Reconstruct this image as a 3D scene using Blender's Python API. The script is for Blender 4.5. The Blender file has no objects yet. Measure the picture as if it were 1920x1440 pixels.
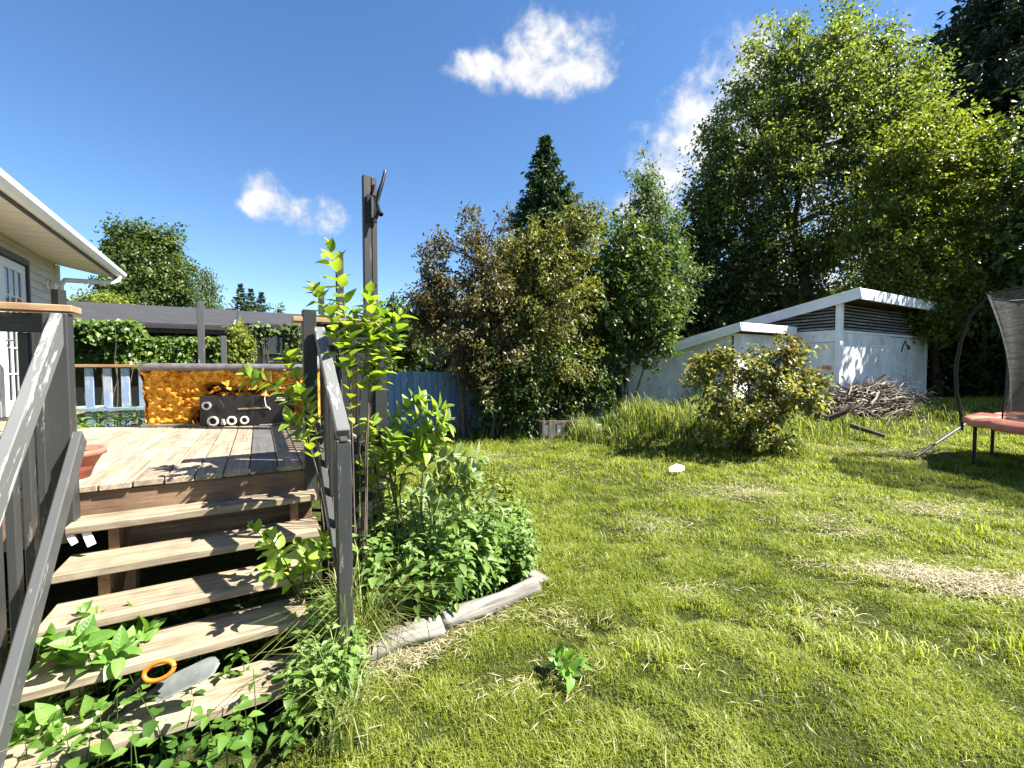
import bpy, bmesh, math, random
import numpy as np
from mathutils import Vector, Matrix

# ------------------------------------------------------------------ camera, world, sun
SC = bpy.context.scene
COL = SC.collection
F_PX, HORIZON, EYE = 823.0, 688.0, 1.65
PITCH = math.atan((720 - HORIZON) / F_PX)
cam_d = bpy.data.cameras.new('camera')
cam_d.sensor_width = 36.0
cam_d.lens = 36.0 * F_PX / 1920.0
cam_d.clip_start, cam_d.clip_end = 0.05, 3000
cam = bpy.data.objects.new('camera', cam_d)
COL.objects.link(cam)
cam.location = (0, 0, EYE)
cam.rotation_euler = (math.pi / 2 - PITCH, 0, 0)
SC.camera = cam

SUN_AZ, SUN_EL = math.radians(95), math.radians(50)
SUN_DIR = Vector((math.sin(SUN_AZ) * math.cos(SUN_EL), math.cos(SUN_AZ) * math.cos(SUN_EL), math.sin(SUN_EL)))
sun_d = bpy.data.lights.new('sun', 'SUN')
sun_d.energy = 5.0
sun_d.angle = math.radians(0.5)
sun_d.color = (1.0, 0.95, 0.86)
sun = bpy.data.objects.new('sun', sun_d)
COL.objects.link(sun)
sun.rotation_euler = SUN_DIR.to_track_quat('Z', 'Y').to_euler()
sun.location = (20, 4, 30)

SC.view_settings.view_transform = 'Standard'
SC.view_settings.look = 'None'
SC.view_settings.gamma = 1
SC.view_settings.exposure = 2.05
SC.view_settings.use_curve_mapping = False

WORLD = bpy.data.worlds.new('World')
SC.world = WORLD
WORLD.use_nodes = True


class NT:
    """small node-tree writer"""
    def __init__(s, tree):
        s.t = tree; s.n = tree.nodes; s.l = tree.links
    def node(s, typ, **kw):
        n = s.n.new(typ)
        for k, v in kw.items():
            setattr(n, k, v)
        return n
    def put(s, sock, v):
        if isinstance(v, bpy.types.NodeSocket):
            s.l.new(v, sock)
        elif v is not None:
            sock.default_value = v
    def math(s, op, a, b=None, c=None, clamp=False):
        n = s.node('ShaderNodeMath', operation=op, use_clamp=clamp)
        for i, v in enumerate((a, b, c)):
            if v is not None:
                s.put(n.inputs[i], v)
        return n.outputs[0]
    def noise(s, vec, scale, detail=3, rough=0.55, dist=0.0):
        n = s.node('ShaderNodeTexNoise')
        s.put(n.inputs['Vector'], vec)
        n.inputs['Scale'].default_value = scale
        n.inputs['Detail'].default_value = detail
        n.inputs['Roughness'].default_value = rough
        n.inputs['Distortion'].default_value = dist
        return n.outputs['Fac']
    def ramp(s, fac, stops, interp='LINEAR'):
        n = s.node('ShaderNodeValToRGB')
        n.color_ramp.interpolation = interp
        els = n.color_ramp.elements
        while len(els) > len(stops):
            els.remove(els[-1])
        while len(els) < len(stops):
            els.new(1.0)
        for e, (p, c) in zip(els, stops):
            e.position = p
            e.color = (c[0], c[1], c[2], 1) if not isinstance(c, (int, float)) else (c, c, c, 1)
        s.put(n.inputs[0], fac)
        return n.outputs[0]
    def mix(s, fac, a, b, blend='MIX'):
        n = s.node('ShaderNodeMix', data_type='RGBA', blend_type=blend)
        s.put(n.inputs[0], fac)
        for sock, v in ((n.inputs[6], a), (n.inputs[7], b)):
            if isinstance(v, (tuple, list)):
                v = (v[0], v[1], v[2], 1)
            s.put(sock, v)
        return n.outputs[2]
    def mapping(s, vec, scale=(1, 1, 1), loc=(0, 0, 0)):
        n = s.node('ShaderNodeMapping')
        s.put(n.inputs[0], vec)
        n.inputs['Scale'].default_value = scale
        n.inputs['Location'].default_value = loc
        return n.outputs[0]


def build_world():
    g = NT(WORLD.node_tree)
    g.n.clear()
    out = g.node('ShaderNodeOutputWorld')
    sky = g.node('ShaderNodeTexSky', sky_type='NISHITA')
    sky.sun_disc = False
    sky.sun_elevation = SUN_EL
    sky.sun_rotation = SUN_AZ
    sky.air_density, sky.dust_density, sky.ozone_density = 1.0, 0.25, 2.6
    sky.altitude = 600
    b1 = g.node('ShaderNodeBackground')
    hs = g.node('ShaderNodeHueSaturation'); hs.inputs['Saturation'].default_value = 1.17; hs.inputs['Hue'].default_value = .502
    g.l.new(sky.outputs[0], hs.inputs['Color'])
    g.l.new(hs.outputs[0], b1.inputs[0])
    b1.inputs[1].default_value = 0.055
    tc = g.node('ShaderNodeTexCoord')
    sep = g.node('ShaderNodeSeparateXYZ')
    g.l.new(tc.outputs['Generated'], sep.inputs[0])
    X, Y, Z = sep.outputs
    az = g.math('ARCTAN2', X, Y)                       # compass direction of the ray
    el = g.math('ARCSINE', Z)                          # height above the horizon
    # single fair-weather clouds: (azimuth deg, elevation deg, half-width, half-height) spread round the sky
    blobs = [(-26.2, 17.6, 4.4, 1.9), (-29.2, 18.4, 2.6, 2.5), (-23.2, 17.1, 3.1, 2.3), (-30.2, 17.6, 2.0, 1.5),
             (2.0, 33.0, 9, 2.2), (8.0, 32.6, 5, 2.4), (-4.0, 33.4, 5.0, 1.8), (5, 35.5, 8, 3.0),
             (22.6, 24.8, 7.0, 6.0), (20, 22.0, 6.4, 5.2), (16.6, 19.0, 4.2, 3.4), (27, 28, 7, 6), (25, 20.5, 7, 5), (34, 24, 9, 8),
             (40, 12, 14, 9), (33, 8, 8, 6), (18.6, 26.0, 1.0, 1.8), (4, 8, 6, 3.5), (12, 9, 5, 3),
             (-75, 24, 10, 5), (-110, 38, 12, 6), (-150, 22, 9, 4), (178, 40, 13, 6), (140, 25, 10, 5), (100, 42, 10, 6), (-58, 48, 9, 4)]
    best = None
    for a, e, ha, he in blobs:
        du = g.math('MULTIPLY', g.math('SUBTRACT', az, math.radians(a)), 1 / math.radians(ha))
        dv = g.math('MULTIPLY', g.math('SUBTRACT', el, math.radians(e)), 1 / math.radians(he))
        m = g.math('SUBTRACT', 1.0, g.math('MULTIPLY_ADD', du, du, g.math('MULTIPLY', dv, dv)))
        best = m if best is None else g.math('SMOOTH_MAX', best, m, 0.35)
    nz = g.noise(tc.outputs['Generated'], 13, 8, 0.60, 0.25)
    nz2 = g.noise(tc.outputs['Generated'], 30, 5, 0.6, 0.3)
    f = g.math('ADD', best, g.math('MULTIPLY', g.math('SUBTRACT', nz, 0.51), 3.6))
    f = g.math('ADD', f, g.math('MULTIPLY', g.math('SUBTRACT', nz2, 0.5), 1.5))
    mr = g.node('ShaderNodeMapRange', interpolation_type='SMOOTHSTEP')
    g.put(mr.inputs[0], f)
    mr.inputs[1].default_value, mr.inputs[2].default_value = -0.25, 1.25
    cl = g.ramp(g.math('ADD', mr.outputs[0], g.math('MULTIPLY', g.math('SUBTRACT', nz2, .5), .5)),
                [(0.0, (0.62, 0.70, 0.84)), (0.55, (0.86, 0.89, 0.95)), (1.0, (1.0, 1.0, 1.0))])
    b2 = g.node('ShaderNodeBackground')
    g.l.new(cl, b2.inputs[0])
    b2.inputs[1].default_value = 0.25
    mx = g.node('ShaderNodeMixShader')
    g.l.new(mr.outputs[0], mx.inputs[0])
    g.l.new(b1.outputs[0], mx.inputs[1])
    g.l.new(b2.outputs[0], mx.inputs[2])
    g.l.new(mx.outputs[0], out.inputs[0])


build_world()

# ------------------------------------------------------------------ coordinate helpers
def ray(px, py):
    rx, ry = (px - 960) / F_PX, (720 - py) / F_PX
    f = Vector((0, math.cos(PITCH), -math.sin(PITCH)))
    up = Vector((0, math.sin(PITCH), math.cos(PITCH)))
    return f + Vector((1, 0, 0)) * rx + up * ry

def at(px, py, y):
    """the point at depth y metres that the photograph shows at this pixel (used to measure positions)"""
    d = ray(px, py)
    return Vector((0, 0, EYE)) + d * (y / d.y)

def on_z(px, py, z=0.0):
    d = ray(px, py)
    return Vector((0, 0, EYE)) + d * ((z - EYE) / d.z)

def DK(v, u, z):     # deck frame: v along the deck front, u away from the viewer
    return Vector((v * .8660 - u * .5, v * .5 + u * .8660, z))

def HS(v, u, z):     # house frame
    return Vector((v * .848 - u * .53, v * .53 + u * .848, z))

def smooth(e0, e1, x):
    t = np.clip((x - e0) / (e1 - e0), 0, 1)
    return t * t * (3 - 2 * t)

_rg = np.random.RandomState(7)
_LAT = _rg.rand(256, 256)
def vnoise(x, y, scale=1.0, seed=0):
    x = np.asarray(x, float) * scale + seed * 17.3
    y = np.asarray(y, float) * scale + seed * 9.1
    xi, yi = np.floor(x).astype(int), np.floor(y).astype(int)
    fx, fy = x - xi, y - yi
    fx, fy = fx * fx * (3 - 2 * fx), fy * fy * (3 - 2 * fy)
    def L(a, b): return _LAT[a & 255, b & 255]
    return (L(xi, yi) * (1 - fx) + L(xi + 1, yi) * fx) * (1 - fy) + (L(xi, yi + 1) * (1 - fx) + L(xi + 1, yi + 1) * fx) * fy

def fbm(x, y, scale=1.0, seed=0, octv=3):
    s, a, t = 0, 1, 0
    for k in range(octv):
        s = s + a * vnoise(x, y, scale * 2 ** k, seed + k); t += a; a *= .5
    return s / t

def spot(px, py, rx, ry, rot, s):
    p = on_z(px, py, 0); return (p.x, p.y, rx, ry, rot, s)
# hollows and ruts in the lawn: (x, y, rx, ry, rotation, depth)
HOLE = [spot(1290, 1150, .11, .08, .2, 1.5), spot(1120, 1180, .12, .05, -.7, 1), spot(1700, 1110, .45, .06, -.35, 1.1), spot(1540, 1000, .22, .05, 0, .9), spot(1390, 955, .16, .05, 0, .9), spot(1340, 955, .20, .04, 0, .8), spot(1640, 1150, .12, .07, .4, .7), spot(1490, 940, .25, .05, .2, .8),
        spot(1255, 925, .14, .04, .1, .8), spot(1130, 965, .08, .04, .2, .8), spot(1240, 1045, .1, .05, 0, .7), spot(1370, 1080, .12, .05, .4, .8), spot(1840, 1185, .3, .05, -.3, 1), spot(1500, 1210, .12, .05, .3, .8), spot(1440, 1180, .25, .05, -.5, .7), spot(1100, 1075, .1, .04, 0, .6), spot(1770, 1040, .35, .05, -.35, .9)]

def spots(X, Y, S):
    f = np.zeros(np.shape(X))
    for (x, y, rx, ry, rot, s) in S:
        c, sn = math.cos(rot), math.sin(rot)
        dx, dy = X - x, Y - y
        a = (dx * c + dy * sn) / rx; b = (-dx * sn + dy * c) / ry
        f = np.maximum(f, s * np.exp(-(a * a + b * b) * 1.1))
    return f

def gz(x, y):
    """height of the ground"""
    x, y = np.asarray(x, float), np.asarray(y, float)
    rise = 0.55 * smooth(7.0, 12.0, y) * smooth(1.5, 6.0, x) + .12 * smooth(8, 12, y)
    mound = 0.34 * np.exp(-(((x - 2.6) / 1.15) ** 2 + ((y - 9.2) / .8) ** 2)) + .2 * np.exp(-(((x - 4.2) / .9) ** 2 + ((y - 8.6) / .8) ** 2))
    near = 1 - smooth(12, 25, np.hypot(x, y))
    lump = (.035 * (fbm(x, y, 5.5, 11) - .5) + 0.035 * (fbm(x, y, .9, 3) - .5) + .03 * (fbm(x, y, 2.6, 5) - .5)) * near
    return rise + mound + lump - .055 * spots(x, y, HOLE)

# ------------------------------------------------------------------ object helpers
WM = {}      # world matrix of every object built, by name
def put(o, wm, parent=None):
    COL.objects.link(o)
    if parent is not None:
        o.parent = parent
        o.matrix_parent_inverse = WM[parent.name].inverted()
    o.matrix_basis = wm
    WM[o.name] = wm.copy()
    return o

def tag(o, label=None, cat=None, group=None, kind=None):
    if label: o['label'] = label
    if cat: o['category'] = cat
    if group: o['group'] = group
    if kind: o['kind'] = kind
    return o

def thing(name, label, cat, loc=(0, 0, 0), group=None):
    o = bpy.data.objects.new(name, None)
    o.empty_display_size = .1
    put(o, Matrix.Translation(Vector(loc)))
    return tag(o, label, cat, group)

def mesh_obj(name, me, mat, parent=None, wm=None):
    o = bpy.data.objects.new(name, me)
    if mat is not None and len(me.materials) == 0:
        me.materials.append(mat)
    return put(o, wm if wm is not None else Matrix.Identity(4), parent)

def np_mesh(name, V, polys, tint=None, smooth_sh=False):
    """V (n,3); polys: list of int arrays (m,k); tint: per-face floats"""
    V = np.asarray(V, np.float32)
    me = bpy.data.meshes.new(name)
    nl = sum(p.size for p in polys); npoly = sum(len(p) for p in polys)
    me.vertices.add(len(V)); me.vertices.foreach_set('co', V.ravel())
    me.loops.add(nl); me.polygons.add(npoly)
    me.loops.foreach_set('vertex_index', np.concatenate([p.ravel() for p in polys]).astype(np.int32))
    tot = np.concatenate([np.full(len(p), p.shape[1]) for p in polys]).astype(np.int32)
    st = np.concatenate([[0], np.cumsum(tot)[:-1]]).astype(np.int32)
    me.polygons.foreach_set('loop_start', st)
    me.polygons.foreach_set('loop_total', tot)
    if smooth_sh:
        me.polygons.foreach_set('use_smooth', np.ones(npoly, bool))
    me.update(calc_edges=True)
    if tint is not None:
        a = me.attributes.new('tint', 'FLOAT', 'FACE')
        a.data.foreach_set('value', np.asarray(tint, np.float32))
    return me

_BOX = {}
def box_mesh(L, W, T, bev=.004):
    k = (round(L, 3), round(W, 3), round(T, 3), bev)
    if k not in _BOX:
        bm = bmesh.new()
        bmesh.ops.create_cube(bm, size=1)
        bmesh.ops.scale(bm, vec=(L, W, T), verts=bm.verts)
        if bev:
            bmesh.ops.bevel(bm, geom=bm.edges[:], offset=min(bev, T * .3, W * .3), segments=1, affect='EDGES')
        me = bpy.data.meshes.new('board'); bm.to_mesh(me); bm.free()
        _BOX[k] = me
    return _BOX[k]

_MATMESH = {}
def with_mat(me, mat):
    k = (me.name, mat.name)
    if k not in _MATMESH:
        if len(me.materials) == 0:
            me.materials.append(mat); _MATMESH[k] = me
        else:
            m2 = me.copy(); m2.materials.clear(); m2.materials.append(mat); _MATMESH[k] = m2
    return _MATMESH[k]

def frame(a, b, up=(0, 0, 1), roll=0):
    x = (b - a).normalized(); up = Vector(up)
    y = up.cross(x)
    if y.length < 1e-5:
        y = Vector((0, 1, 0)).cross(x) if abs(x.y) < .9 else Vector((1, 0, 0)).cross(x)
    y.normalize(); z = x.cross(y)
    m = Matrix((x, y, z)).transposed().to_4x4()
    m.translation = (a + b) / 2
    return m @ Matrix.Rotation(roll, 4, 'X') if roll else m

def beam(name, a, b, w, t, mat, parent=None, up=(0, 0, 1), bev=.004, roll=0):
    """board from a to b: w across, t thick along up"""
    a, b = Vector(a), Vector(b)
    o = bpy.data.objects.new(name, with_mat(box_mesh((b - a).length, w, t, bev), mat))
    return put(o, frame(a, b, up, roll), parent)

def bm_obj(name, bm, mat, parent=None, loc=None, smooth_sh=False):
    me = bpy.data.meshes.new(name)
    bmesh.ops.recalc_face_normals(bm, faces=bm.faces[:])
    if smooth_sh:
        for f in bm.faces: f.smooth = True
    bm.to_mesh(me); bm.free()
    o = mesh_obj(name, me, mat, parent, None)
    return o

def prism(bm, pts, ext):
    """polygon (world points) extruded by vector ext"""
    vs = [bm.verts.new(p) for p in pts]; ws = [bm.verts.new(Vector(p) + Vector(ext)) for p in pts]
    bm.faces.new(vs); bm.faces.new(ws[::-1])
    n = len(vs)
    for i in range(n):
        bm.faces.new((vs[i], vs[(i + 1) % n], ws[(i + 1) % n], ws[i]))

def tubes_np(paths, sides=5):
    """paths: list of (points (k,3), radii (k,)) -> V, [quads]"""
    Vs, Qs, base = [], [], 0
    ang = np.arange(sides) * 2 * math.pi / sides
    for P, R in paths:
        P = np.asarray(P, float); R = np.asarray(R, float)
        T = np.gradient(P, axis=0)
        T /= np.linalg.norm(T, axis=1)[:, None] + 1e-9
        ref = np.where(np.abs(T[:, 2:3]) > .9, np.array([[1., 0, 0]]), np.array([[0., 0, 1]]))
        ref = np.repeat(ref[:1], len(P), 0)
        A = np.cross(T, ref); A /= np.linalg.norm(A, axis=1)[:, None] + 1e-9
        B = np.cross(T, A)
        ring = P[:, None] + R[:, None, None] * (A[:, None] * np.cos(ang)[None, :, None] + B[:, None] * np.sin(ang)[None, :, None])
        k = len(P)
        Vs.append(ring.reshape(-1, 3))
        i = np.arange(k - 1)[:, None] * sides; j = np.arange(sides)[None]
        q = np.stack([i + j, i + (j + 1) % sides, i + sides + (j + 1) % sides, i + sides + j], -1).reshape(-1, 4)
        Qs.append(q + base); base += k * sides
    return np.concatenate(Vs), np.concatenate(Qs)

def tube_obj(name, paths, mat, parent=None, sides=6):
    V, Q = tubes_np(paths, sides)
    return mesh_obj(name, np_mesh(name, V, [Q], None, True), mat, parent)

# ------------------------------------------------------------------ materials
MT = {}
def new_mat(name):
    m = bpy.data.materials.new(name); m.use_nodes = True
    g = NT(m.node_tree); g.n.clear()
    out = g.node('ShaderNodeOutputMaterial')
    p = g.node('ShaderNodeBsdfPrincipled')
    g.l.new(p.outputs[0], out.inputs[0])
    MT[name] = m
    return m, g, p, out

def obj_vec(g):
    tc = g.node('ShaderNodeTexCoord'); oi = g.node('ShaderNodeObjectInfo')
    add = g.node('ShaderNodeVectorMath', operation='ADD')
    g.l.new(tc.outputs['Object'], add.inputs[0])
    sc = g.node('ShaderNodeVectorMath', operation='SCALE')
    cmb = g.node('ShaderNodeCombineXYZ')
    for i in range(3): g.l.new(oi.outputs['Random'], cmb.inputs[i])
    g.l.new(cmb.outputs[0], sc.inputs[0]); sc.inputs['Scale'].default_value = 37.0
    g.l.new(sc.outputs[0], add.inputs[1])
    return add.outputs[0], oi.outputs['Random'], tc

def bump(g, p, h, strength=.3, dist=.01):
    b = g.node('ShaderNodeBump')
    g.put(b.inputs['Height'], h); b.inputs['Strength'].default_value = strength; b.inputs['Distance'].default_value = dist
    g.l.new(b.outputs[0], p.inputs['Normal'])

def wood(name, c1, c2, c3, grain=34, rough=.8, var=.35, bmp=.35):
    m, g, p, _ = new_mat(name)
    v, rnd, tc = obj_vec(g)
    st = g.mapping(v, (1.6, grain, grain))
    n1 = g.noise(st, 1.0, 6, .65, .8)
    n2 = g.noise(v, 5.0, 5, .6)
    n3 = g.noise(g.mapping(v, (3.5, 90, 90)), 1.0, 3, .7)
    col = g.ramp(n1, [(.28, c1), (.52, c2), (.74, c3)])
    col = g.mix(g.math('MULTIPLY', g.ramp(n2, [(.42, 0.), (.7, 1.)]), .55), col, (c1[0] * .75, c1[1] * .75, c1[2] * .78))
    val = g.math('MULTIPLY_ADD', rnd, var, 1 - var * .5)
    hs = g.node('ShaderNodeHueSaturation'); g.put(hs.inputs['Value'], val); g.put(hs.inputs['Color'], col)
    crack = g.ramp(n3, [(.30, .35), (.40, 1.)])
    g.l.new(g.mix(1.0, hs.outputs[0], crack, 'MULTIPLY'), p.inputs['Base Color'])
    p.inputs['Roughness'].default_value = rough
    bump(g, p, g.math('ADD', n1, g.math('MULTIPLY', n3, .6)), bmp, .004)
    return m

def paint(name, col, worn, amount=.5, rough=.55, var=.15, scale=14, stretch=(2, 12, 12), dirt=(.05, .045, .035), dirt_amt=.3):
    """painted wood: worn is the colour that shows where the paint has gone"""
    m, g, p, _ = new_mat(name)
    v, rnd, tc = obj_vec(g)
    st = g.mapping(v, stretch)
    n1 = g.noise(st, 1.0, 7, .7, .6)
    n2 = g.noise(v, scale, 5, .6)
    n3 = g.noise(v, 2.2, 4, .55)
    mask = g.ramp(g.math('ADD', g.math('MULTIPLY', n1, .75), g.math('MULTIPLY', n2, .25)), [(1 - amount, 0.), (1 - amount + .035, 1.)])
    c = g.mix(mask, col, worn)
    c = g.mix(g.math('MULTIPLY', g.ramp(n3, [(.4, 0.), (.75, 1.)]), dirt_amt), c, dirt)
    hs = g.node('ShaderNodeHueSaturation'); g.put(hs.inputs['Value'], g.math('MULTIPLY_ADD', rnd, var, 1 - var * .5)); g.put(hs.inputs['Color'], c)
    g.l.new(hs.outputs[0], p.inputs['Base Color'])
    p.inputs['Roughness'].default_value = rough
    bump(g, p, g.math('ADD', g.math('MULTIPLY', mask, -.6), g.math('MULTIPLY', n1, .5)), .35, .003)
    return m

def plain(name, col, rough=.5, metal=0., var=.12, scale=9, bmp=.1, var_col=None):
    m, g, p, _ = new_mat(name)
    v, rnd, tc = obj_vec(g)
    n = g.noise(v, scale, 5, .6)
    d = var_col or tuple(c * (1 - var * 2) for c in col)
    g.l.new(g.mix(g.ramp(n, [(.35, 0.), (.7, 1.)]), col, d), p.inputs['Base Color'])
    p.inputs['Roughness'].default_value = rough
    p.inputs['Metallic'].default_value = metal
    if bmp: bump(g, p, n, bmp, .004)
    return m

def leafmat(name, dark, mid, light, trans=.38, rough=.45, tcol=None, spec=.35):
    m, g, p, out = new_mat(name)
    at_ = g.node('ShaderNodeAttribute'); at_.attribute_name = 'tint'
    oi = g.node('ShaderNodeObjectInfo')
    geo = g.node('ShaderNodeNewGeometry')
    n = g.noise(geo.outputs['Position'], 1.7, 2)
    f = g.math('ADD', at_.outputs['Fac'], g.math('MULTIPLY', g.math('SUBTRACT', n, .5), .5))
    col = g.ramp(f, [(.1, dark), (.5, mid), (.92, light)])
    g.l.new(col, p.inputs['Base Color'])
    p.inputs['Roughness'].default_value = rough
    p.inputs['Specular IOR Level'].default_value = spec
    tr = g.node('ShaderNodeBsdfTranslucent')
    t = tcol or (1.5, 1.55, .55)
    g.l.new(g.mix(1.0, col, t, 'MULTIPLY'), tr.inputs[0])
    mx = g.node('ShaderNodeMixShader'); mx.inputs[0].default_value = trans
    g.l.new(p.outputs[0], mx.inputs[1]); g.l.new(tr.outputs[0], mx.inputs[2])
    g.l.new(mx.outputs[0], out.inputs[0])
    return m

def objleafmat(name, dark, mid, light, trans=.4, rough=.38):
    """leaf built as an object of its own: tint from the object, veins from its own coordinates"""
    m, g, p, out = new_mat(name)
    oi = g.node('ShaderNodeObjectInfo'); tc = g.node('ShaderNodeTexCoord')
    sep = g.node('ShaderNodeSeparateXYZ'); g.l.new(tc.outputs['Object'], sep.inputs[0])
    ay = g.math('ABSOLUTE', sep.outputs[1])
    vein = g.math('SINE', g.math('MULTIPLY', g.math('SUBTRACT', sep.outputs[0], g.math('MULTIPLY', ay, .8)), 42.0))
    mid_rib = g.ramp(ay, [(.0, 1.), (.02, 0.)])
    veinm = g.math('MAXIMUM', g.math('MULTIPLY', g.ramp(vein, [(.80, 0.), (1., 1.)]), .5), mid_rib)
    n = g.noise(tc.outputs['Object'], 4, 3)
    f = g.math('ADD', oi.outputs['Random'], g.math('MULTIPLY', g.math('SUBTRACT', n, .5), .5))
    col = g.ramp(f, [(.05, dark), (.5, mid), (.95, light)])
    col = g.mix(g.math('MULTIPLY', veinm, .45), col, tuple(min(1, c * 1.9 + .02) for c in mid))
    g.l.new(col, p.inputs['Base Color'])
    p.inputs['Roughness'].default_value = rough
    bump(g, p, g.math('MULTIPLY', veinm, -1), .25, .02)
    tr = g.node('ShaderNodeBsdfTranslucent')
    g.l.new(g.mix(1.0, col, (1.6, 1.6, .5), 'MULTIPLY'), tr.inputs[0])
    mx = g.node('ShaderNodeMixShader'); mx.inputs[0].default_value = trans
    g.l.new(p.outputs[0], mx.inputs[1]); g.l.new(tr.outputs[0], mx.inputs[2])
    g.l.new(mx.outputs[0], out.inputs[0])
    return m

M_deck = wood('deck_wood', (.14, .105, .07), (.30, .24, .17), (.42, .355, .265), 30, .75)
M_deckdark = wood('deck_wood_dark', (.06, .058, .055), (.10, .098, .095), (.15, .145, .14), 30, .7)
M_tread = wood('tread_wood', (.12, .088, .055), (.28, .225, .15), (.41, .345, .25), 26, .8)
M_fascia = wood('fascia_wood', (.09, .05, .026), (.17, .105, .06), (.25, .17, .10), 26, .75)
M_stringer = wood('stringer_wood', (.10, .05, .025), (.19, .10, .05), (.27, .16, .08), 22, .75)
M_cap = wood('cap_wood', (.20, .115, .055), (.32, .20, .105), (.42, .29, .17), 30, .6)
M_log = wood('log_wood', (.09, .08, .065), (.24, .225, .195), (.38, .36, .32), 22, .9, .2, .6)
M_pallet = wood('pallet_wood', (.08, .065, .05), (.16, .135, .105), (.24, .21, .17), 26, .9)
M_stick = wood('stick_bark', (.09, .07, .05), (.20, .165, .125), (.33, .29, .24), 14, .9, .6)
M_bark = wood('bark', (.035, .026, .019), (.085, .066, .05), (.15, .125, .10), 9, .95, .2, .9)
M_barkgrey = wood('bark_grey', (.10, .09, .075), (.20, .18, .155), (.31, .29, .26), 9, .95, .2, .8)
M_charcoal = paint('charcoal_paint', (.013, .014, .016), (.055, .055, .052), .42, .5, .3)
M_greypaint = paint('grey_paint', (.028, .030, .031), (.16, .16, .15), .41, .5, .2, 11, (3, 22, 22), dirt_amt=.35)
M_greyrail = paint('worn_grey_paint', (.12, .127, .125), (.50, .50, .47), .462, .55, .15, 9, (3, 20, 20), dirt_amt=.3)
M_rail2 = paint('slate_grey_paint', (.055, .059, .061), (.24, .24, .225), .40, .5, .15, 12, (3, 26, 26), dirt_amt=.3)
M_post = paint('post_paint', (.016, .016, .017), (.06, .056, .05), .43, .6, .2, 10, (1.5, 18, 18))
M_bluefence = paint('blue_fence_paint', (.085, .19, .36), (.18, .26, .35), .45, .65, .35, 10, (1.5, 14, 14), (.03, .05, .09), .4)
M_ltblue = paint('light_blue_paint', (.20, .29, .43), (.34, .38, .42), .47, .6, .2, 9, (1.5, 12, 12), (.10, .13, .18), .5)
M_shed = paint('white_shed_paint', (.84, .85, .84), (.50, .50, .49), .425, .75, .0, 11, (10, 4, 10), (.42, .40, .35), .65)
M_shedtrim = paint('white_trim_paint', (.83, .85, .86), (.5, .5, .49), .37, .6, .05, 12, (2, 8, 8), (.42, .42, .4), .3)
M_louver = paint('louver_slats', (.22, .22, .21), (.50, .49, .46), .50, .45, .3, 6, (1, 18, 18))
M_siding = plain('cream_siding', (.60, .55, .46), .5, 0, .06, 3)
M_trimw = plain('white_trim', (.78, .78, .75), .4, 0, .05, 5)
M_soffit = plain('cream_soffit', (.68, .64, .56), .5, 0, .05, 4)
M_darktrim = plain('dark_trim', (.035, .028, .025), .5, 0, .2, 8)
M_shingle = None
M_terracotta = plain('terracotta', (.42, .13, .085), .75, 0, .2, 10, .2)
M_rim = plain('tub_rim_acrylic', (.085, .075, .085), .35, 0, .35, 14, .2, (.15, .14, .15))
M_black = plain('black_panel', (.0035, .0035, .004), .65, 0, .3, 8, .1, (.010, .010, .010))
M_ringw = plain('white_pvc', (.72, .71, .67), .4, 0, .12, 10)
M_steel = plain('galvanised_steel', (.07, .075, .075), .55, .3, .2, 20)
M_rust = plain('rusty_iron', (.10, .06, .045), .8, .3, .3, 30, .3)
M_blackmetal = plain('black_metal', (.007, .007, .008), .45, .2, .2, 20)
M_orange = plain('orange_plastic', (.72, .20, .02), .35, 0, .08, 10, 0)
M_greyplastic = plain('grey_plastic', (.36, .39, .36), .45, 0, .2, 12, .1)
M_pad = plain('faded_salmon_vinyl', (.52, .16, .10), .5, 0, .12, 5, .3, (.58, .24, .16))
M_mat = plain('black_mat', (.014, .014, .015), .6, 0, .2, 30)
M_paper = plain('white_paper', (.82, .82, .80), .6, 0, .04, 12)
M_garwall = plain('grey_garage_wall', (.36, .36, .35), .8, 0, .1, 3)
M_garbrown = plain('brown_garage_wall', (.09, .055, .035), .8, 0, .2, 3)
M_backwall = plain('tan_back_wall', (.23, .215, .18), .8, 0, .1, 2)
M_tarp = plain('navy_tarp', (.012, .014, .07), .5, 0, .3, 4, .4)
M_label = plain('faded_orange_tape', (.75, .22, .10), .5, 0, .1, 10, 0)
M_bluerag = plain('blue_sticker', (.03, .12, .55), .5, 0, .1, 10, 0)

def mk_glass():
    m, g, p, out = new_mat('window_glass')
    p.inputs['Base Color'].default_value = (.02, .025, .03, 1)
    p.inputs['Roughness'].default_value = .04
    p.inputs['Specular IOR Level'].default_value = .9
    tc = g.node('ShaderNodeTexCoord')
    bump(g, p, g.noise(tc.outputs['Object'], 1.6, 2), .06, .05)
    return m
M_glass = mk_glass()

def mk_shingle():
    m, g, p, out = new_mat('asphalt_shingles')
    tc = g.node('ShaderNodeTexCoord')
    br = g.node('ShaderNodeTexBrick')
    g.put(br.inputs['Vector'], tc.outputs['Object'])
    br.inputs['Scale'].default_value = 1.0
    br.inputs['Brick Width'].default_value = .32; br.inputs['Row Height'].default_value = .14
    br.inputs['Mortar Size'].default_value = .012
    br.inputs['Color1'].default_value = (.015, .015, .018, 1); br.inputs['Color2'].default_value = (.036, .035, .039, 1)
    br.inputs['Mortar'].default_value = (.010, .010, .012, 1)
    n = g.noise(g.mapping(tc.outputs['Object'], (1.2, 9.0, 9.0)), 1.0, 6, .75, .5)
    g.l.new(g.mix(.65, br.outputs['Color'], g.ramp(n, [(.36, (.010, .010, .012)), (.66, (.042, .041, .046))])), p.inputs['Base Color'])
    p.inputs['Roughness'].default_value = .9
    bump(g, p, br.outputs['Fac'], -.6, .01)
    return m
M_shingle = mk_shingle()

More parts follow.
